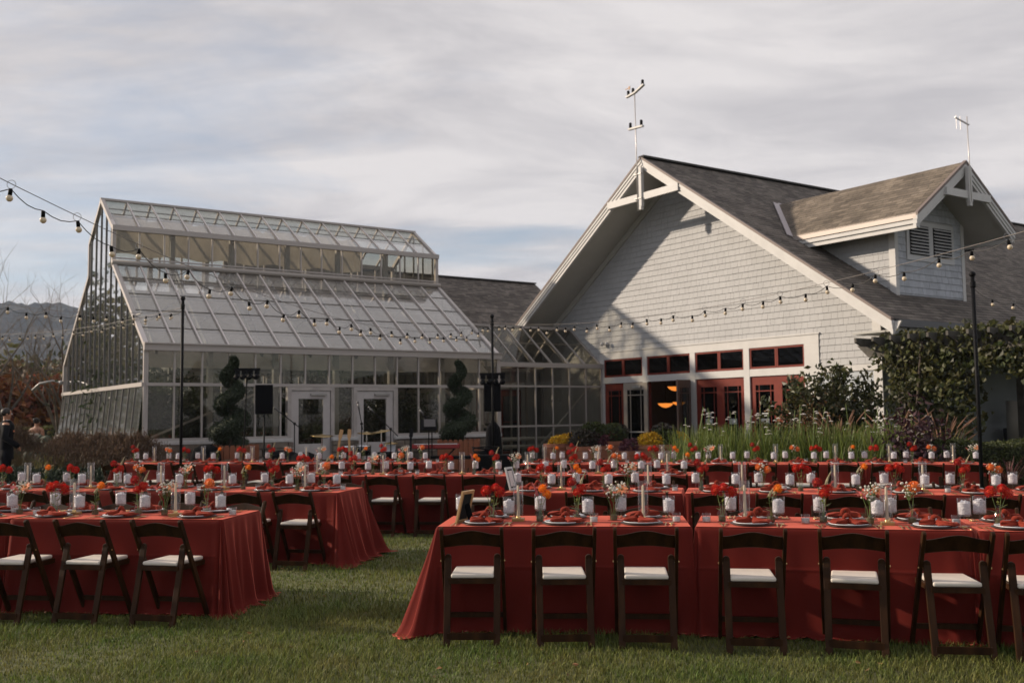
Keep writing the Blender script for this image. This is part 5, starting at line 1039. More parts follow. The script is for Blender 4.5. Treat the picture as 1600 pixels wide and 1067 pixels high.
# terracotta planters with flowers
M_YEL = mat('yellow_mum', (.62, .36, .012), .7, island=.25); M_PUR = mat('purple_mum', (.10, .025, .04), .7, island=.3); M_MIXL = mat('planter_leaf', (.06, .075, .022), .6, island=.5, trans=.3); M_CAL = mat('dark_foliage', (.04, .030, .018), .6, island=.5)
def planter(P, rz, w_, d_, h_, lab, blobs):
    t = thing('terracotta_planter', P, rz, lab, 'planter', 'terracotta planters by the doors'); k = .86
    mb = MB(); V = []
    for z, s_ in ((0, k), (h_-.1, 1), (h_-.1, 1.05), (h_, 1.05), (h_, .95), (h_-.12, .93)): V += [(a*w_/2*s_, b_*d_/2*s_, z) for a, b_ in ((-1, -1), (1, -1), (1, 1), (-1, 1))]
    mb.add(V, [(i*4+j, i*4+(j+1) % 4, (i+1)*4+(j+1) % 4, (i+1)*4+j) for i in range(5) for j in range(4)]); bevel(mb.obj('pot', M_TERRA, t), .01); MB().b(-w_*.46, w_*.46, -d_*.46, d_*.46, h_-.16, h_-.12).obj('soil', M_SOIL, t)
    for (x, y, z, r_, m_, n_, ls) in blobs:
        C = rng.normal(size=(n_, 3)); C /= np.linalg.norm(C, axis=1, keepdims=True); C *= rng.uniform(.6, 1.02, (n_, 1))*r_*np.array([1.25, 1, .8]); C += np.array([x, y, h_+z-.12]); mesh_obj('flower_mound', leaf_mesh('flower_mound', C, rng.normal(size=(n_, 3))+np.array([0, 0, .6]), ls, m_, .7), t)
def gpx(x, d): p = at_z(x, 900, 0); return (p.x/p.y*d, d, 0)
planter(gpx(888, 25.0), AL, 1.0, .5, .82, 'terracotta planter of yellow mums beside the glass passage', [(-.25, 0, .16, .22, M_YEL, 700, .06), (.1, 0, .18, .26, M_YEL, 700, .06), (.42, 0, .25, .25, M_MIXL, 500, .09)])
planter(gpx(926, 24.6), AL, 1.0, .6, .76, 'terracotta planter of dark trailing foliage under the open taupe door', [(-.2, 0, .3, .35, M_CAL, 700, .09), (.2, 0, .25, .3, M_PUR, 600, .07), (.1, 0, .5, .28, M_MIXL, 400, .10)])
planter(gpx(960, 25.2), AL, .9, .6, .86, 'tall terracotta planter of mixed foliage by the taupe door', [(0, 0, .3, .35, M_MIXL, 700, .10), (.2, 0, .35, .25, M_CAL, 400, .1), (-.1, 0, .22, .2, M_TERRA, 200, .06)])
planter(gpx(995, 23.4), AL, .7, .45, .68, 'small terracotta planter of purple mums before the doorway', [(-.1, 0, .2, .26, M_PUR, 800, .06), (.25, 0, .2, .2, M_YEL, 200, .05), (.2, 0, .25, .2, M_MIXL, 300, .07)])
planter(gpx(1042, 23.4), AL, 1.25, .55, .82, 'long terracotta planter of yellow mums in the doorway', [(-.42, 0, .22, .26, M_YEL, 900, .06), (.45, 0, .22, .24, M_YEL, 800, .06), (.0, 0, .28, .28, M_MIXL, 600, .10), (.1, .1, .42, .25, M_CAL, 300, .12)])
# silver arched bin
t = thing('arched_bin', gpx(1130, 17.2), R(-20), 'shiny silver round topped bin behind the table by the tall grass', 'bin'); M_CHR = mat('stainless_steel', (.62, .62, .62), .2, 1)
poly = [(-.16, 0), (.16, 0), (.16, .62)]+[(.16*math.cos(a), .62+.16*math.sin(a)) for a in np.linspace(.2, math.pi-.2, 9)]+[(-.16, .62)]
bevel(MB().prism(poly, -.13, 'y', .26).obj('body', M_CHR, t), .01); MB().b(-.09, .09, -.137, -.128, .58, .66).obj('slot', M_BLACK, t)
# ------------------------------------------------------------------ spiral topiaries in cedar planters
M_TOPI = mat('topiary_leaf', (.026, .040, .016), .65, island=.45)
def topiary(P, lab, sd):
    t = thing('spiral_topiary', P, 0, lab, 'topiary', 'spiral topiaries in cedar planters'); r_ = np.random.default_rng(sd); n = 9000
    s_ = r_.uniform(0, 1, n); ang = s_*2*np.pi*3.0+sd; zc = .98+1.85*s_; R0 = .19*(1-s_)**.8+.045; th = r_.uniform(0, 6.28, n); ph = r_.uniform(-1, 1, n); sm = .205*(1-s_)**.75+.08
    nv = np.stack([np.cos(th)*np.sqrt(1-ph**2), np.sin(th)*np.sqrt(1-ph**2), ph], 1); C = np.stack([np.cos(ang)*R0, np.sin(ang)*R0, zc], 1)+nv*sm[:, None]*np.array([1, 1, .78])*r_.uniform(.85, 1.05, (n, 1))
    mesh_obj('foliage', leaf_mesh('foliage', C, nv+r_.normal(size=(n, 3))*.5, .055, M_TOPI, .5), t)
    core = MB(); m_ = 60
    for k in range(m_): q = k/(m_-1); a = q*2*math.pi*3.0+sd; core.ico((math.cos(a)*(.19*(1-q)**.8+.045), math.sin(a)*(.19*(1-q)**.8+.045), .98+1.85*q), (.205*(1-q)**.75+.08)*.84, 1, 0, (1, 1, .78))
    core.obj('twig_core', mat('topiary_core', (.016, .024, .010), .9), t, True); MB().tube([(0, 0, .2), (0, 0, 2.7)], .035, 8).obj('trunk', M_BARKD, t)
    for sx, sy in ((0, -1), (0, 1), (-1, 0), (1, 0)):
        for k in range(8):
            o_ = -.42+.12*k; h_ = .98; poly = [(-.054, .04), (.054, .04), (.054, h_-.05), (.03, h_), (-.03, h_), (-.054, h_-.05)]
            m_ = MB().prism(poly, -.012, 'y', .024); ob = m_.obj('slat', M_CEDAR, t, loc=(o_ if sx == 0 else sx*.48, o_ if sy == 0 else sy*.48, 0), rz=0 if sx == 0 else math.pi/2)
    MB().b(-.46, .46, -.46, .46, .80, .88).obj('soil', M_SOIL, t); return t
topiary(gpx(358, 21.2), 'spiral topiary in cedar planter behind the left stage light stand', 1); topiary(gpx(719, 24.0), 'spiral topiary in cedar planter between keyboard and black speaker', 2)
# ------------------------------------------------------------------ plants inside the greenhouse
M_GP = mat('greenhouse_leaf', (.032, .045, .016), .5, island=.5, trans=.3)
gl_ = ['by the corner brace', 'behind the first door', 'between the two doors', 'behind the second door', 'on the far bench', 'beside the last columns', 'in the gable corner', 'below the far eave', 'behind the first topiary', 'left of the first door', 'behind the second topiary', 'right of the second door']
for i, (u, v, h_, sp_) in enumerate(((.9, 1.2, 2.0, .8), (3.6, 1.5, 1.9, .7), (4.7, 1.1, 2.3, .6), (5.6, 1.6, 1.7, .8), (2.2, 2.4, 1.6, .9), (8.2, 3.4, 1.7, .7), (1.0, 4.6, 2.6, 1.3), (6.6, 5.8, 2.4, 1.3), (1.9, 1.1, 2.1, .9), (2.9, 1.3, 1.9, .8), (7.9, 1.5, 1.6, .9), (6.5, 1.3, 1.9, .7))):
    t = thing('potted_plant', G(u, v), 0, f'leafy green plant inside the greenhouse {gl_[i]}', 'plant', 'plants inside the greenhouse'); n = 1500; C = rng.normal(size=(n, 3))*np.array([sp_*.48, sp_*.42, h_*.24])+np.array([0, 0, h_*.68]); C[:, 2] = np.abs(C[:, 2])
    mesh_obj('foliage', leaf_mesh('foliage', C, rng.normal(size=(n, 3))+np.array([0, 0, .3]), .17, M_GP, .45), t); MB().lathe([(.14, 0), (.2, .42), (.18, .42), (.001, .38)], 14).obj('pot', M_TERRA, t, True); MB().tube([(0, 0, .3), (.05, 0, h_*.8)], .02, 6).obj('stem', M_BARKD, t)
for i, (u, v, L_) in enumerate(((.6, 2.9, 7.8), (.8, 7.2, 7.4))):
    t = thing('plant_bench', G(u, v), AL, ('long planting bench in the middle of the greenhouse', 'long planting bench along the far greenhouse wall')[i], 'bench', 'planting benches'); MB().b(0, L_, 0, 1.1, .78, .86).obj('top', M_STEEL, t)
    for x in np.linspace(.3, L_-.3, 5): MB().b(x-.03, x+.03, .1, .16, 0, .78).b(x-.03, x+.03, .94, 1.0, 0, .78).obj('trestle', M_STEEL, t)
    n = 2600; C = np.stack([rng.uniform(0, L_, n), rng.uniform(.1, 1.0, n), .9+np.abs(rng.normal(size=n))*.35], 1); mesh_obj('seedlings', leaf_mesh('seedlings', C, rng.normal(size=(n, 3))+np.array([0, 0, .5]), .13, M_GP, .5), t)['kind'] = 'stuff'
n = 260; yy = np.sqrt(rng.uniform(25, 190, n)); C = np.stack([rng.uniform(-.55, .55, n)*yy, yy, rng.uniform(.02, .05, n)], 1)
tag(mesh_obj('fallen_leaves', leaf_mesh('fallen_leaves', C, rng.normal(size=(n, 3))*np.array([1, 1, .25]), .035, mat('fallen_leaf', (.22, .12, .045), .8, island=.5), .6)), 'small brown fallen leaves scattered over the lawn', 'leaves', kind='stuff')
# ------------------------------------------------------------------ air
hzm = bpy.data.materials.new('thin_haze'); hzm.use_nodes = True; tn = hzm.node_tree; tn.nodes.clear(); ov = tn.nodes.new('ShaderNodeOutputMaterial'); pv = tn.nodes.new('ShaderNodeVolumePrincipled'); pv.inputs['Color'].default_value = (.62, .74, .95, 1); pv.inputs['Density'].default_value = .00022; pv.inputs['Anisotropy'].default_value = .2; tn.links.new(pv.outputs[0], ov.inputs['Volume'])
hzo = MB().b(-1750, 1550, -62, 1300, -4, 190).obj('haze', hzm); hzo['kind'] = 'stuff'; hzo['label'] = 'thin blue haze in the air over the valley'; hzo['category'] = 'haze'
# ------------------------------------------------------------------ festoon poles and string lights
M_BULB = mat('cream_bulb_glass', (.74, .62, .46), .25, coat=.5, trans=.2); M_WIRE = mat('string_wire', (.035, .033, .032), .6)
def pole(P, h_, lab):
    t = thing('light_pole', P, 0, lab, 'pole', 'black string light poles'); MB().tube([(0, 0, 0), (0, 0, h_)], .027, 12).obj('shaft', M_BLACK, t, True); MB().ico((0, 0, h_+.03), .045, 2).obj('finial', M_BLACK, t, True)
    MB().lathe([(.001, .03), (.06, .03), (.22, .015), (.22, 0), (.001, 0)], 20).obj('base', M_BLACK, t); MB().lathe([(.032, h_-.16), (.038, h_-.15), (.038, h_-.08), (.032, h_-.07)], 10).obj('clamp', M_BLACK, t); return t
pole((-5.85, 17.5, 0), 3.65, 'black string light pole before the greenhouse corner'); pole((-.4, 20, 0), 3.52, 'black string light pole before the glass passage'); pole((6.48, 13.8, 0), 3.42, 'black string light pole by the box hedge')
pole((-3.9, 4.4, 0), 3.62, 'black string light pole out on the open lawn, mountain side'); pole((5.78, 5.0, 0), 3.5, 'black string light pole out on the open lawn, house side')
GLOBE = MB().ico((0, 0, -.066), .0235, 2, 0, (1, 1, 1.05)).mesh('bulb', M_BULB, True); SOCK = MB().lathe([(.001, 0), (.012, 0), (.014, -.012), (.014, -.046), (.001, -.047)], 10).mesh('socket', M_BLACK, True); CLIP = MB().add([(.03*math.cos(a)+q*math.cos(a), 0, .03*math.sin(a)+q*math.sin(a)) for a in np.linspace(0, 6.28, 16)[:-1] for q in (-.002, .002)], [(2*i, 2*i+1, (2*i+3) % 30, (2*i+2) % 30) for i in range(15)]).mesh('clip', M_STEEL)
def strand(P, Q, sag, lab, cord=.10, step=.38):
    P = Vector(P); Q = Vector(Q); Lh = (Q-P).length; t = thing('string_lights', (P.x, P.y, 0), 0, lab, 'string lights', 'festoon bulb strings'); O_ = Vector((P.x, P.y, 0)); r_ = random.Random(int(Lh*100))
    W = lambda s: P.lerp(Q, s)-Vector((0, 0, 4*sag*s*(1-s)))-O_
    MB().tube([W(i/40) for i in range(41)], .003, 5).obj('support_wire', mat('steel_wire', (.16, .14, .13), .5, .4), t)
    n = int(Lh/step); pts = []; hang = []
    for i in range(n+1):
        clip = i % 2 == 0; s = min(1, (i+r_.uniform(-.15, .15))/n) if 0 < i < n else i/n
        p = W(s)-Vector((0, 0, .035 if clip else cord*r_.uniform(.7, 1.5))); pts.append(p); hang.append((p, clip))
    fine = []
    for a, b in zip(pts, pts[1:]):
        for k in range(4): u = k/4; fine.append(a.lerp(b, u)-Vector((0, 0, .035*math.sin(u*math.pi))))
    fine.append(pts[-1]); MB().tube(fine, .0036, 5).obj('cord', M_WIRE, t)
    for p, clip in hang[1:-1]:
        b = mesh_obj('bulb', GLOBE, t, p); b.rotation_euler = (r_.uniform(-.15, .15), r_.uniform(-.15, .15), 0); mesh_obj('socket', SOCK, b)
        if clip: mesh_obj('clip', CLIP, b, (0, 0, .03))
strand((-3.9, 4.4, 3.52), (-.4, 20, 3.42), .70, 'bulb string from the open lawn up to the middle pole, mountain side'); strand((-.4, 20, 3.42), (5.78, 5, 3.42), .50, 'bulb string from the middle pole across the gabled facade', .06)
strand((-5.85, 17.5, 3.5), (-7.5, 8, 3.55), .45, 'bulb string from the greenhouse corner pole out over the lawn', .07); strand((-5.85, 17.5, 3.52), (-14, 24, 3.75), .25, 'bulb string from the greenhouse corner pole towards the mountain', .06); strand((6.48, 13.8, 3.3), (12, 16, 3.3), .45, 'bulb string from the hedge pole towards the pergola', .08)
# ------------------------------------------------------------------ band equipment
def speaker(P, rz, lab):
    t = thing('loudspeaker', P, rz, lab, 'speaker', 'black loudspeakers on stands'); bevel(MB().prism([(-.18, -.17), (.18, -.17), (.13, .17), (-.13, .17)], 1.62, 'z', .60).obj('cabinet', M_BLACK, t), .012)
    bevel(MB().b(-.165, .165, -.18, -.168, 1.645, 2.195).obj('grille', mat('speaker_grille', (.006, .006, .007), .85, spec=.05), t), .004); MB().tube([(0, 0, .1), (0, 0, 1.62)], .018, 10).obj('pole', M_BLACK, t, True)
    for k in range(3): a = k*2.094+.4; MB().tube([(0, 0, .75), (math.cos(a)*.5, math.sin(a)*.5, .01)], .013, 8).obj('leg', M_BLACK, t)
speaker(gpx(411, 20.4), R(12), 'black loudspeaker on tripod stand beside the first greenhouse door'); speaker(gpx(773, 20.7), R(-4), 'black loudspeaker on tripod stand behind the middle pole')
def light_bar(P, h_, lab, tilt=0, post=True):
    t = thing('stage_light_bar', P, 0, lab, 'stage light', 'black stage light bars')
    if post:
        MB().tube([(0, 0, 0), (tilt, 0, h_)], .014, 8).obj('post', M_BLACK, t)
        for k in range(3): a = k*2.094; MB().tube([(0, 0, .6), (math.cos(a)*.45, math.sin(a)*.45, .01)], .011, 6).obj('leg', M_BLACK, t)
    MB().b(tilt-.26, tilt+.26, -.03, .03, h_-.02, h_+.03).obj('bar', M_BLACK, t)
    for k in range(4):
        x = tilt-.2+k*.133; o = MB().tube([(x, .05, h_-.13), (x, -.10, h_-.16)], [.045, .055], 12).obj('lamp_can', M_BLACK, t, True); MB().box((x, 0, h_-.05), (.10, .012, .09)).obj('yoke', M_BLACK, o)
light_bar(gpx(376, 20.2), 2.53, 'stage light bar on a stand before the spiral topiary', .10); lb = light_bar(Vector((-.4, 20.0, 0)), 2.37, 'stage light bar clamped on the middle pole', 0, False)
def mic_stand(P, h_, boom, lab, head=(.05, .05, .055)):
    t = thing('microphone_stand', P, 0, lab, 'microphone stand', 'microphone stands'); MB().tube([(0, 0, 0), (0, 0, h_)], .012, 8).obj('post', M_BLACK, t)
    b0 = Vector((-boom[0]*.45, 0, h_-boom[1]*.45)); b1 = Vector((boom[0], 0, h_+boom[1])); MB().tube([b0, b1], .010, 8).obj('boom', M_BLACK, t); MB().ico((0, 0, h_), .035, 1).obj('clutch', M_BLACK, t)
    d = (b1-b0).normalized(); MB().tube([b1, b1+d*.15], [.014, .020], 8).ico(b1+d*.17, .028, 1).obj('microphone', mat('mic_metal', (.12, .12, .12), .4, .6), t, True)
    for k in range(3): a = k*2.094+.5; MB().tube([(0, 0, .12), (math.cos(a)*.3, math.sin(a)*.3, .008)], .009, 6).obj('leg', M_BLACK, t)
mic_stand(gpx(459, 20.6), 1.42, (-.28, .22), 'boom microphone stand beside the first greenhouse door'); mic_stand(gpx(565, 20.8), 1.40, (-.05, .28), 'upright microphone stand in front of the drums'); mic_stand(gpx(611, 21.0), 1.28, (-.34, .34), 'boom microphone stand reaching over the drums'); mic_stand(gpx(676, 21.0), 1.30, (-.17, .26), 'short microphone stand over the keyboard')
dk = thing('drum_kit', gpx(560, 22.0), 0, 'drum kit with brass cymbals before the greenhouse doors', 'drum kit'); M_CYM = mat('brass_cymbal', (.42, .30, .14), .3, .9); M_SHELL = mat('black_drum_shell', (.012, .014, .016), .2, coat=.6); M_HEAD = mat('drum_head', (.50, .48, .45), .5); M_CHROME = mat('chrome', (.6, .6, .6), .15, 1)
o = MB().tube([(0, -.22, .30), (0, .22, .30)], .28, 24).obj('bass_drum', M_SHELL, dk, True); MB().tube([(0, -.226, .30), (0, -.222, .30)], .265, 24).obj('drum_head', M_BLACKCLOTH, o)
for x, y, z, r_, h_ in ((.12, 0, .80, .16, .22), (-.22, .05, .80, .15, .2), (.5, .25, .55, .2, .35), (-.45, .25, .62, .17, .14)):
    o = MB().lathe([(.001, z-h_/2), (r_, z-h_/2), (r_, z+h_/2), (.001, z+h_/2)], 20, (x, y, 0)).obj('drum', M_SHELL, dk, True); MB().lathe([(r_+.006, z+h_/2-.02), (r_+.006, z+h_/2+.006), (r_, z+h_/2+.008), (.001, z+h_/2+.008)], 20, (x, y, 0)).obj('drum_rim', M_CHROME, o, True)
for x, y, z, r_, tl in ((-.82, .05, 1.14, .26, .06), (.50, .05, 1.22, .25, -.14), (.72, -.05, .96, .17, 0), (.14, .3, 1.18, .22, .05)):
    o = MB().lathe([(.001, .03), (.03, .025), (.05, .012), (r_*.6, .006), (r_, -.008), (r_*.6, 0), (.001, .004)], 24).obj('cymbal', M_CYM, dk, True, (x, y, z)); o.rotation_euler = (.1, tl, 0)
    s_ = MB().tube([(x, y, 0), (x, y, z+.04)], .013, 8)
    for k in range(3): a = k*2.094; s_.tube([(x, y, .3), (x+math.cos(a)*.25, y+math.sin(a)*.25, .01)], .009, 6)
    s_.obj('cymbal_stand', M_CHROME, dk)
MB().add([(.60, -.13, .92), (.84, -.13, .92), (.80, -.15, .45), (.64, -.15, .5), (.60, -.10, .92), (.84, -.10, .92), (.80, -.12, .45), (.64, -.12, .5)], [(0, 1, 2, 3), (4, 7, 6, 5), (0, 4, 5, 1), (1, 5, 6, 2), (2, 6, 7, 3), (3, 7, 4, 0)]).obj('towel', mat('white_towel', (.6, .6, .62), .9), dk)
M_MAPLE = mat('maple_neck', (.45, .25, .10), .45)
for i, (x, lab, bc, ln) in enumerate(((524, 'electric guitar with maple headstock left of its partner', (.05, .02, .012), .10), (548, 'electric guitar with pale body, maple neck beside the drums', (.42, .30, .14), -.06), (641, 'dark guitar on a stand beside the keyboard', (.02, .02, .022), .02))):
    t = thing('guitar', gpx(x, 20.7), 0, lab, 'guitar', 'guitars on stands'); lean = Vector((ln, .18, 1)).normalized(); b0 = Vector((0, -.05, .32))
    out_ = [(.17*math.cos(a)*(1+.18*math.cos(2*a+.5)), .21*math.sin(a)) for a in np.linspace(0, 6.28, 22)[:-1]]; M_ = Vector((0, 0, 1)).rotation_difference(lean).to_matrix()
    V = [M_ @ Vector((a, y, b))+b0 for y in (-.022, .022) for a, b in out_]; nn = len(out_); mb = MB().add(V, [tuple(range(nn)), tuple(range(2*nn-1, nn-1, -1))]+[(k, (k+1) % nn, nn+(k+1) % nn, nn+k) for k in range(nn)]); bevel(mb.obj('body', mat('guitar_body_%d' % i, bc, .2, coat=.6), t), .006)
    MB().bar(b0+lean*.15-M_ @ Vector((0, .025, 0)), b0+lean*.80-M_ @ Vector((0, .025, 0)), .045, .022, M_ @ Vector((0, 1, 0))).obj('neck', M_MAPLE if i < 2 else M_BLACK, t); MB().bar(b0+lean*.80-M_ @ Vector((0, .022, 0)), b0+lean*.98-M_ @ Vector((-.015, .022, 0)), .075, .016, M_ @ Vector((0, 1, 0))).obj('headstock', M_MAPLE if i < 2 else M_BLACK, t)
    MB().tube([(0, .15, 0), (0, .12, .78)], .012, 6).tube([(0, .12, .25), (-.25, -.18, .01)], .01, 6).tube([(0, .12, .25), (.25, -.18, .01)], .01, 6).bar((-.08, -.08, .14), (.08, -.08, .14), .02, .02).obj('stand', M_BLACK, t)
kb = thing('keyboard', gpx(683, 21.2), R(-3), 'red stage keyboard on an X stand before the cedar planter', 'keyboard'); bevel(MB().b(-.5, .5, -.15, .15, .86, .95).obj('body', mat('red_plastic', (.30, .02, .02), .35), kb), .008)
MB().b(-.46, .46, -.152, .02, .945, .957).obj('keybed', M_PLATE, kb); MB().bar((-.4, 0, 0), (.4, 0, .86), .03, .03, (0, 1, 0)).bar((.4, .04, 0), (-.4, .04, .86), .03, .03, (0, 1, 0)).b(-.42, .42, -.14, .14, .845, .86).obj('stand', M_BLACK, kb)
k2 = thing('synthesizer', gpx(706, 20.9), R(-3), 'low black synthesizer on a table beneath the red keyboard', 'keyboard'); bevel(MB().b(-.42, .42, -.14, .14, .64, .71).obj('body', M_BLACK, k2), .006); MB().b(-.03, .03, -.03, .03, .0, .64).b(-.3, .3, -.1, .1, 0, .03).obj('stand', M_BLACK, k2)
ms = thing('music_stand', gpx(671, 20.7), R(8), 'black music stand with tablet above the keyboard', 'music stand'); MB().tube([(0, 0, 0), (0, 0, 1.28)], .012, 8).obj('post', M_BLACK, ms); MB().box((0, 0, 1.36), (.34, .02, .24), Matrix.Rotation(R(-25), 3, 'X')).obj('desk', M_BLACK, ms); MB().box((.02, -.02, 1.40), (.24, .012, .17), Matrix.Rotation(R(-25), 3, 'X')).obj('tablet', mat('tablet_glass', (.10, .09, .09), .15), ms)
for k in range(3): a = k*2.094; MB().tube([(0, 0, .2), (math.cos(a)*.3, math.sin(a)*.3, .01)], .009, 6).obj('leg', M_BLACK, ms)
for x, d, w_, dp, h_, rz, lab in ((773, 19.4, .80, .6, .78, 4, 'big black subwoofer below the loudspeaker'), (612, 21.6, .55, .35, .78, -8, 'black guitar amplifier beside the drums'), (640, 21.9, .5, .35, .62, 5, 'black bass amplifier behind the dark guitar')):
    t = thing('black_amplifier', gpx(x, d), R(rz), lab, 'amplifier', 'black amplifiers'); bevel(MB().b(-w_/2, w_/2, -dp/2, dp/2, .015, h_).obj('cabinet', mat('tolex', (.008, .008, .009), .85, bump=.2, bs=90, spec=.08), t), .015); bevel(MB().b(-w_*.42, w_*.42, -dp/2-.012, -dp/2, .1, h_-.18).obj('grille', MATS['speaker_grille'], t), .004)
    MB().tube([(-.1, -dp/2-.02, h_-.05), (-.1, -dp/2-.04, h_-.03), (.1, -dp/2-.04, h_-.03), (.1, -dp/2-.02, h_-.05)], .01, 6).obj('handle', M_BLACK, t)
    for sx in (-1, 1):
        for sy in (-1, 1): MB().lathe([(.02, 0), (.025, .02)], 8, (sx*w_*.4, sy*dp*.4, 0)).obj('foot', M_BLACK, t)
t = thing('cable_coil', tuple(Vector(gpx(766, 19.3))+Vector((0, 0, .78))), 0, 'loose coil of black cable lying on the subwoofer', 'cable'); mb = MB()
for k in range(5): mb.tube([(.28*math.cos(a)*(1-.05*k)-.05, .14*math.sin(a), .02+.012*k+max(0, .13*math.sin(a*.5+k))) for a in np.linspace(0, 6.28, 26)], .013, 6, False)
mb.obj('coil', M_BLACKCLOTH, t, True)
def draped(P, w_, h_, lab, hump=.5):
    t = thing('covered_case', P, 0, lab, 'covered case', 'black covered cases'); V = []; n, k = 12, 20
    for i in range(n+1):
        z = h_*(1-i/n); f = (1-(1-i/n)**4)**.5*.55+.45 if i else .25
        for j in range(k): a = 2*math.pi*j/k; q = f*(1+.06*math.sin(5*a+i*.4)*i/n); V.append((w_/2*math.copysign(abs(math.cos(a))**hump, math.cos(a))*q, w_*.4*math.copysign(abs(math.sin(a))**hump, math.sin(a))*q, z))
    MB().add(V, [(i*k+j, i*k+(j+1) % k, (i+1)*k+(j+1) % k, (i+1)*k+j) for i in range(n) for j in range(k)]+[tuple(range(k))]).obj('cover', M_BLACKCLOTH, t, True)
draped(gpx(320, 20.6), .62, 1.02, 'black cloth covered case before the first spiral topiary'); draped(gpx(773, 20.2), .36, 1.42, 'upright black gig bag under the loudspeaker', .8); draped(gpx(475, 20.4), .70, .84, 'black tented cover before the first greenhouse door', 1.0); draped(gpx(440, 20.9), .85, .86, 'low black covered case left of the first greenhouse door', .6); draped(gpx(350, 20.0), .8, .68, 'low black covered case below the first spiral topiary', .6)
# ------------------------------------------------------------------ guests
def skin_chain(name, joints, edges, m, parent, sub=2, root=0):
    me = bpy.data.meshes.new(name); me.from_pydata([j[:3] for j in joints], edges, []); me.materials.append(m); o = mesh_obj(name, me, parent); sk = o.modifiers.new('skin', 'SKIN'); sk.use_smooth_shade = True
    for i, j in enumerate(joints):
        r_ = j[3]; me.skin_vertices[0].data[i].radius = r_ if isinstance(r_, tuple) else (r_, r_); me.skin_vertices[0].data[i].use_root = i == root
    ss = o.modifiers.new('subdivision', 'SUBSURF'); ss.levels = sub; ss.render_levels = sub; return o
def body_joints(h, arm=.0, bend=0.0):
    k = h/1.75
    J = [(0, 0, .95, (.155, .115)), (0, -.01, 1.12, (.135, .10)), (0, .0, 1.32, (.17, .115)), (0, .01, 1.43, (.13, .085)), (0, .005, 1.50, (.055, .055)), (0, -.01, 1.60, (.072, .085)), (0, -.01, 1.69, (.070, .085)), (0, 0, 1.735, (.035, .045))]
    E = [(i, i+1) for i in range(7)]
    for s in (-1, 1):
        b = len(J); J += [(s*.185, .01, 1.41, .058), (s*.235, .03, 1.16, .045), (s*(.235+arm*.3), -.08-arm*.5, .94+arm*.5, .034), (s*(.225+arm*.1), -.12-arm*.6, .85+arm*.62, .030), (s*(.22+arm*.05), -.15-arm*.6, .77+arm*.68, .014)]; E += [(3, b), (b, b+1), (b+1, b+2), (b+2, b+3), (b+3, b+4)]
        b = len(J); J += [(s*.095, 0, .86, .095), (s*.10, -.01, .50, .062), (s*.105, .02, .12, .042), (s*.105, .0, .05, .045), (s*.115, -.15, .03, .032)]; E += [(0, b), (b, b+1), (b+1, b+2), (b+2, b+3), (b+3, b+4)]
    return [(x*k, y*k, z*k, tuple(q*k for q in r_) if isinstance(r_, tuple) else r_*k) for x, y, z, r_ in J], E
M_SKIN = mat('skin', (.36, .17, .10), .55); M_SUIT = mat('black_suit', (.007, .007, .009), .8, spec=.1); M_HAIR = mat('dark_hair', (.014, .009, .007), .6); M_SHIRT = mat('white_shirt', (.62, .62, .63), .7); M_DRESS = mat('ivory_dress', (.48, .44, .38), .7)
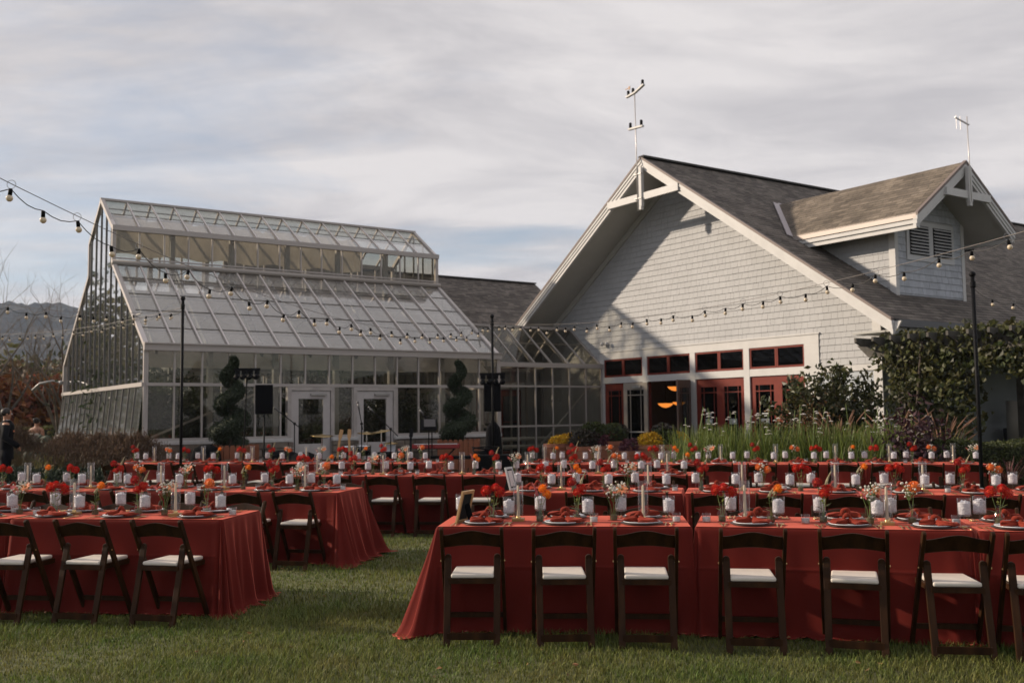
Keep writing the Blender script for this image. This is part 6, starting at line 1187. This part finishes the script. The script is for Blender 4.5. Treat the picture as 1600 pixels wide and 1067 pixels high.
def face(p, k, h, m_hair, bun):
    z = 1.625*k
    for s in (-1, 1): MB().ico((s*.028*k, -.088*k, z+.012), .012*k, 2).obj('eye', M_SHIRT, p, True); MB().ico((s*.078*k, .0, z), .02*k, 1, 0, (.5, 1, 1.5)).obj('ear', M_SKIN, p, True)
    MB().add([(0, -.085*k, z+.02), (-.014*k, -.088*k, z-.025), (.014*k, -.088*k, z-.025), (0, -.115*k, z-.02)], [(0, 1, 3), (0, 3, 2), (1, 2, 3)]).obj('nose', M_SKIN, p, True); MB().box((0, -.086*k, z-.05*k), (.045*k, .012, .012)).obj('mouth', mat('lips', (.3, .08, .07), .5), p)
    mb = MB(); mb.ico((0, .016*k, z+.045*k), .098*k, 3, .0, (.90, 1.0, .92)); V2 = [(x, y, zz2) for x, y, zz2 in mb.v]; mb.v = [(x, max(y, -.055*k) if zz2 < z+.08*k else y, max(zz2, z-.04*k)) for x, y, zz2 in V2]; mb.obj('hair', m_hair, p, True)
    if bun: MB().ico((0, .10*k, z+.075*k), .055*k, 2).obj('hair_bun', m_hair, p, True)
mp = thing('person', gpx(4, 20.4), R(118), 'person in a dark suit and white shirt standing at the garden edge', 'person'); J, E = body_joints(1.80, .18); skin_chain('body', J, E, M_SKIN, mp)
k = 1.80/1.75
jt = MB().lathe([(.205, .74), (.195, .90), (.170, 1.08), (.200, 1.30), (.205, 1.40), (.145, 1.475), (.080, 1.515)], 24); jt.v = [(x*k, y*.72*k, z*k) for x, y, z in jt.v]; jt.obj('jacket', M_SUIT, mp, True)
for b in (8, 18): MB().tube([J[b][:3], J[b+1][:3], J[b+2][:3], Vector(J[b+2][:3]).lerp(Vector(J[b+3][:3]), .6)], [.085, .068, .056, .052], 12).obj('sleeve', M_SUIT, mp, True)
for s in (-1, 1): MB().tube([(s*.085, 0, .94), (s*.10, 0, .80), (s*.105, -.005, .5), (s*.108, .01, .06)], [.115, .115, .085, .075], 14).obj('trouser_leg', M_SUIT, mp, True)
for s in (-1, 1): bevel(MB().b(s*.11-.05, s*.11+.05, -.2, .08, 0, .085).obj('shoe', M_BLACK, mp), .03, 3)
MB().lathe([(.066, 1.475*k), (.064, 1.52*k), (.058, 1.52*k), (.060, 1.475*k)], 20).obj('shirt_collar', M_SHIRT, mp, True); MB().ico((-.09, -.125, 1.33), .025, 1, .2).obj('boutonniere', FM['peach'], mp); face(mp, k, 1.8, M_HAIR, False)
wp_ = thing('person', gpx(52, 26.6), R(170), 'person with dark bun and bare back in a pale strapless dress', 'person'); J, E = body_joints(1.60, .1); skin_chain('body', J, E, M_SKIN, wp_); k = 1.6/1.75
MB().lathe([(.001, .02), (.42, .02), (.36, .3), (.25, .75), (.185, .92), (.15, 1.02), (.165, 1.16), (.172, 1.20), (.16, 1.20)], 24).obj('dress', M_DRESS, wp_, True); face(wp_, k, 1.6, M_HAIR, True)
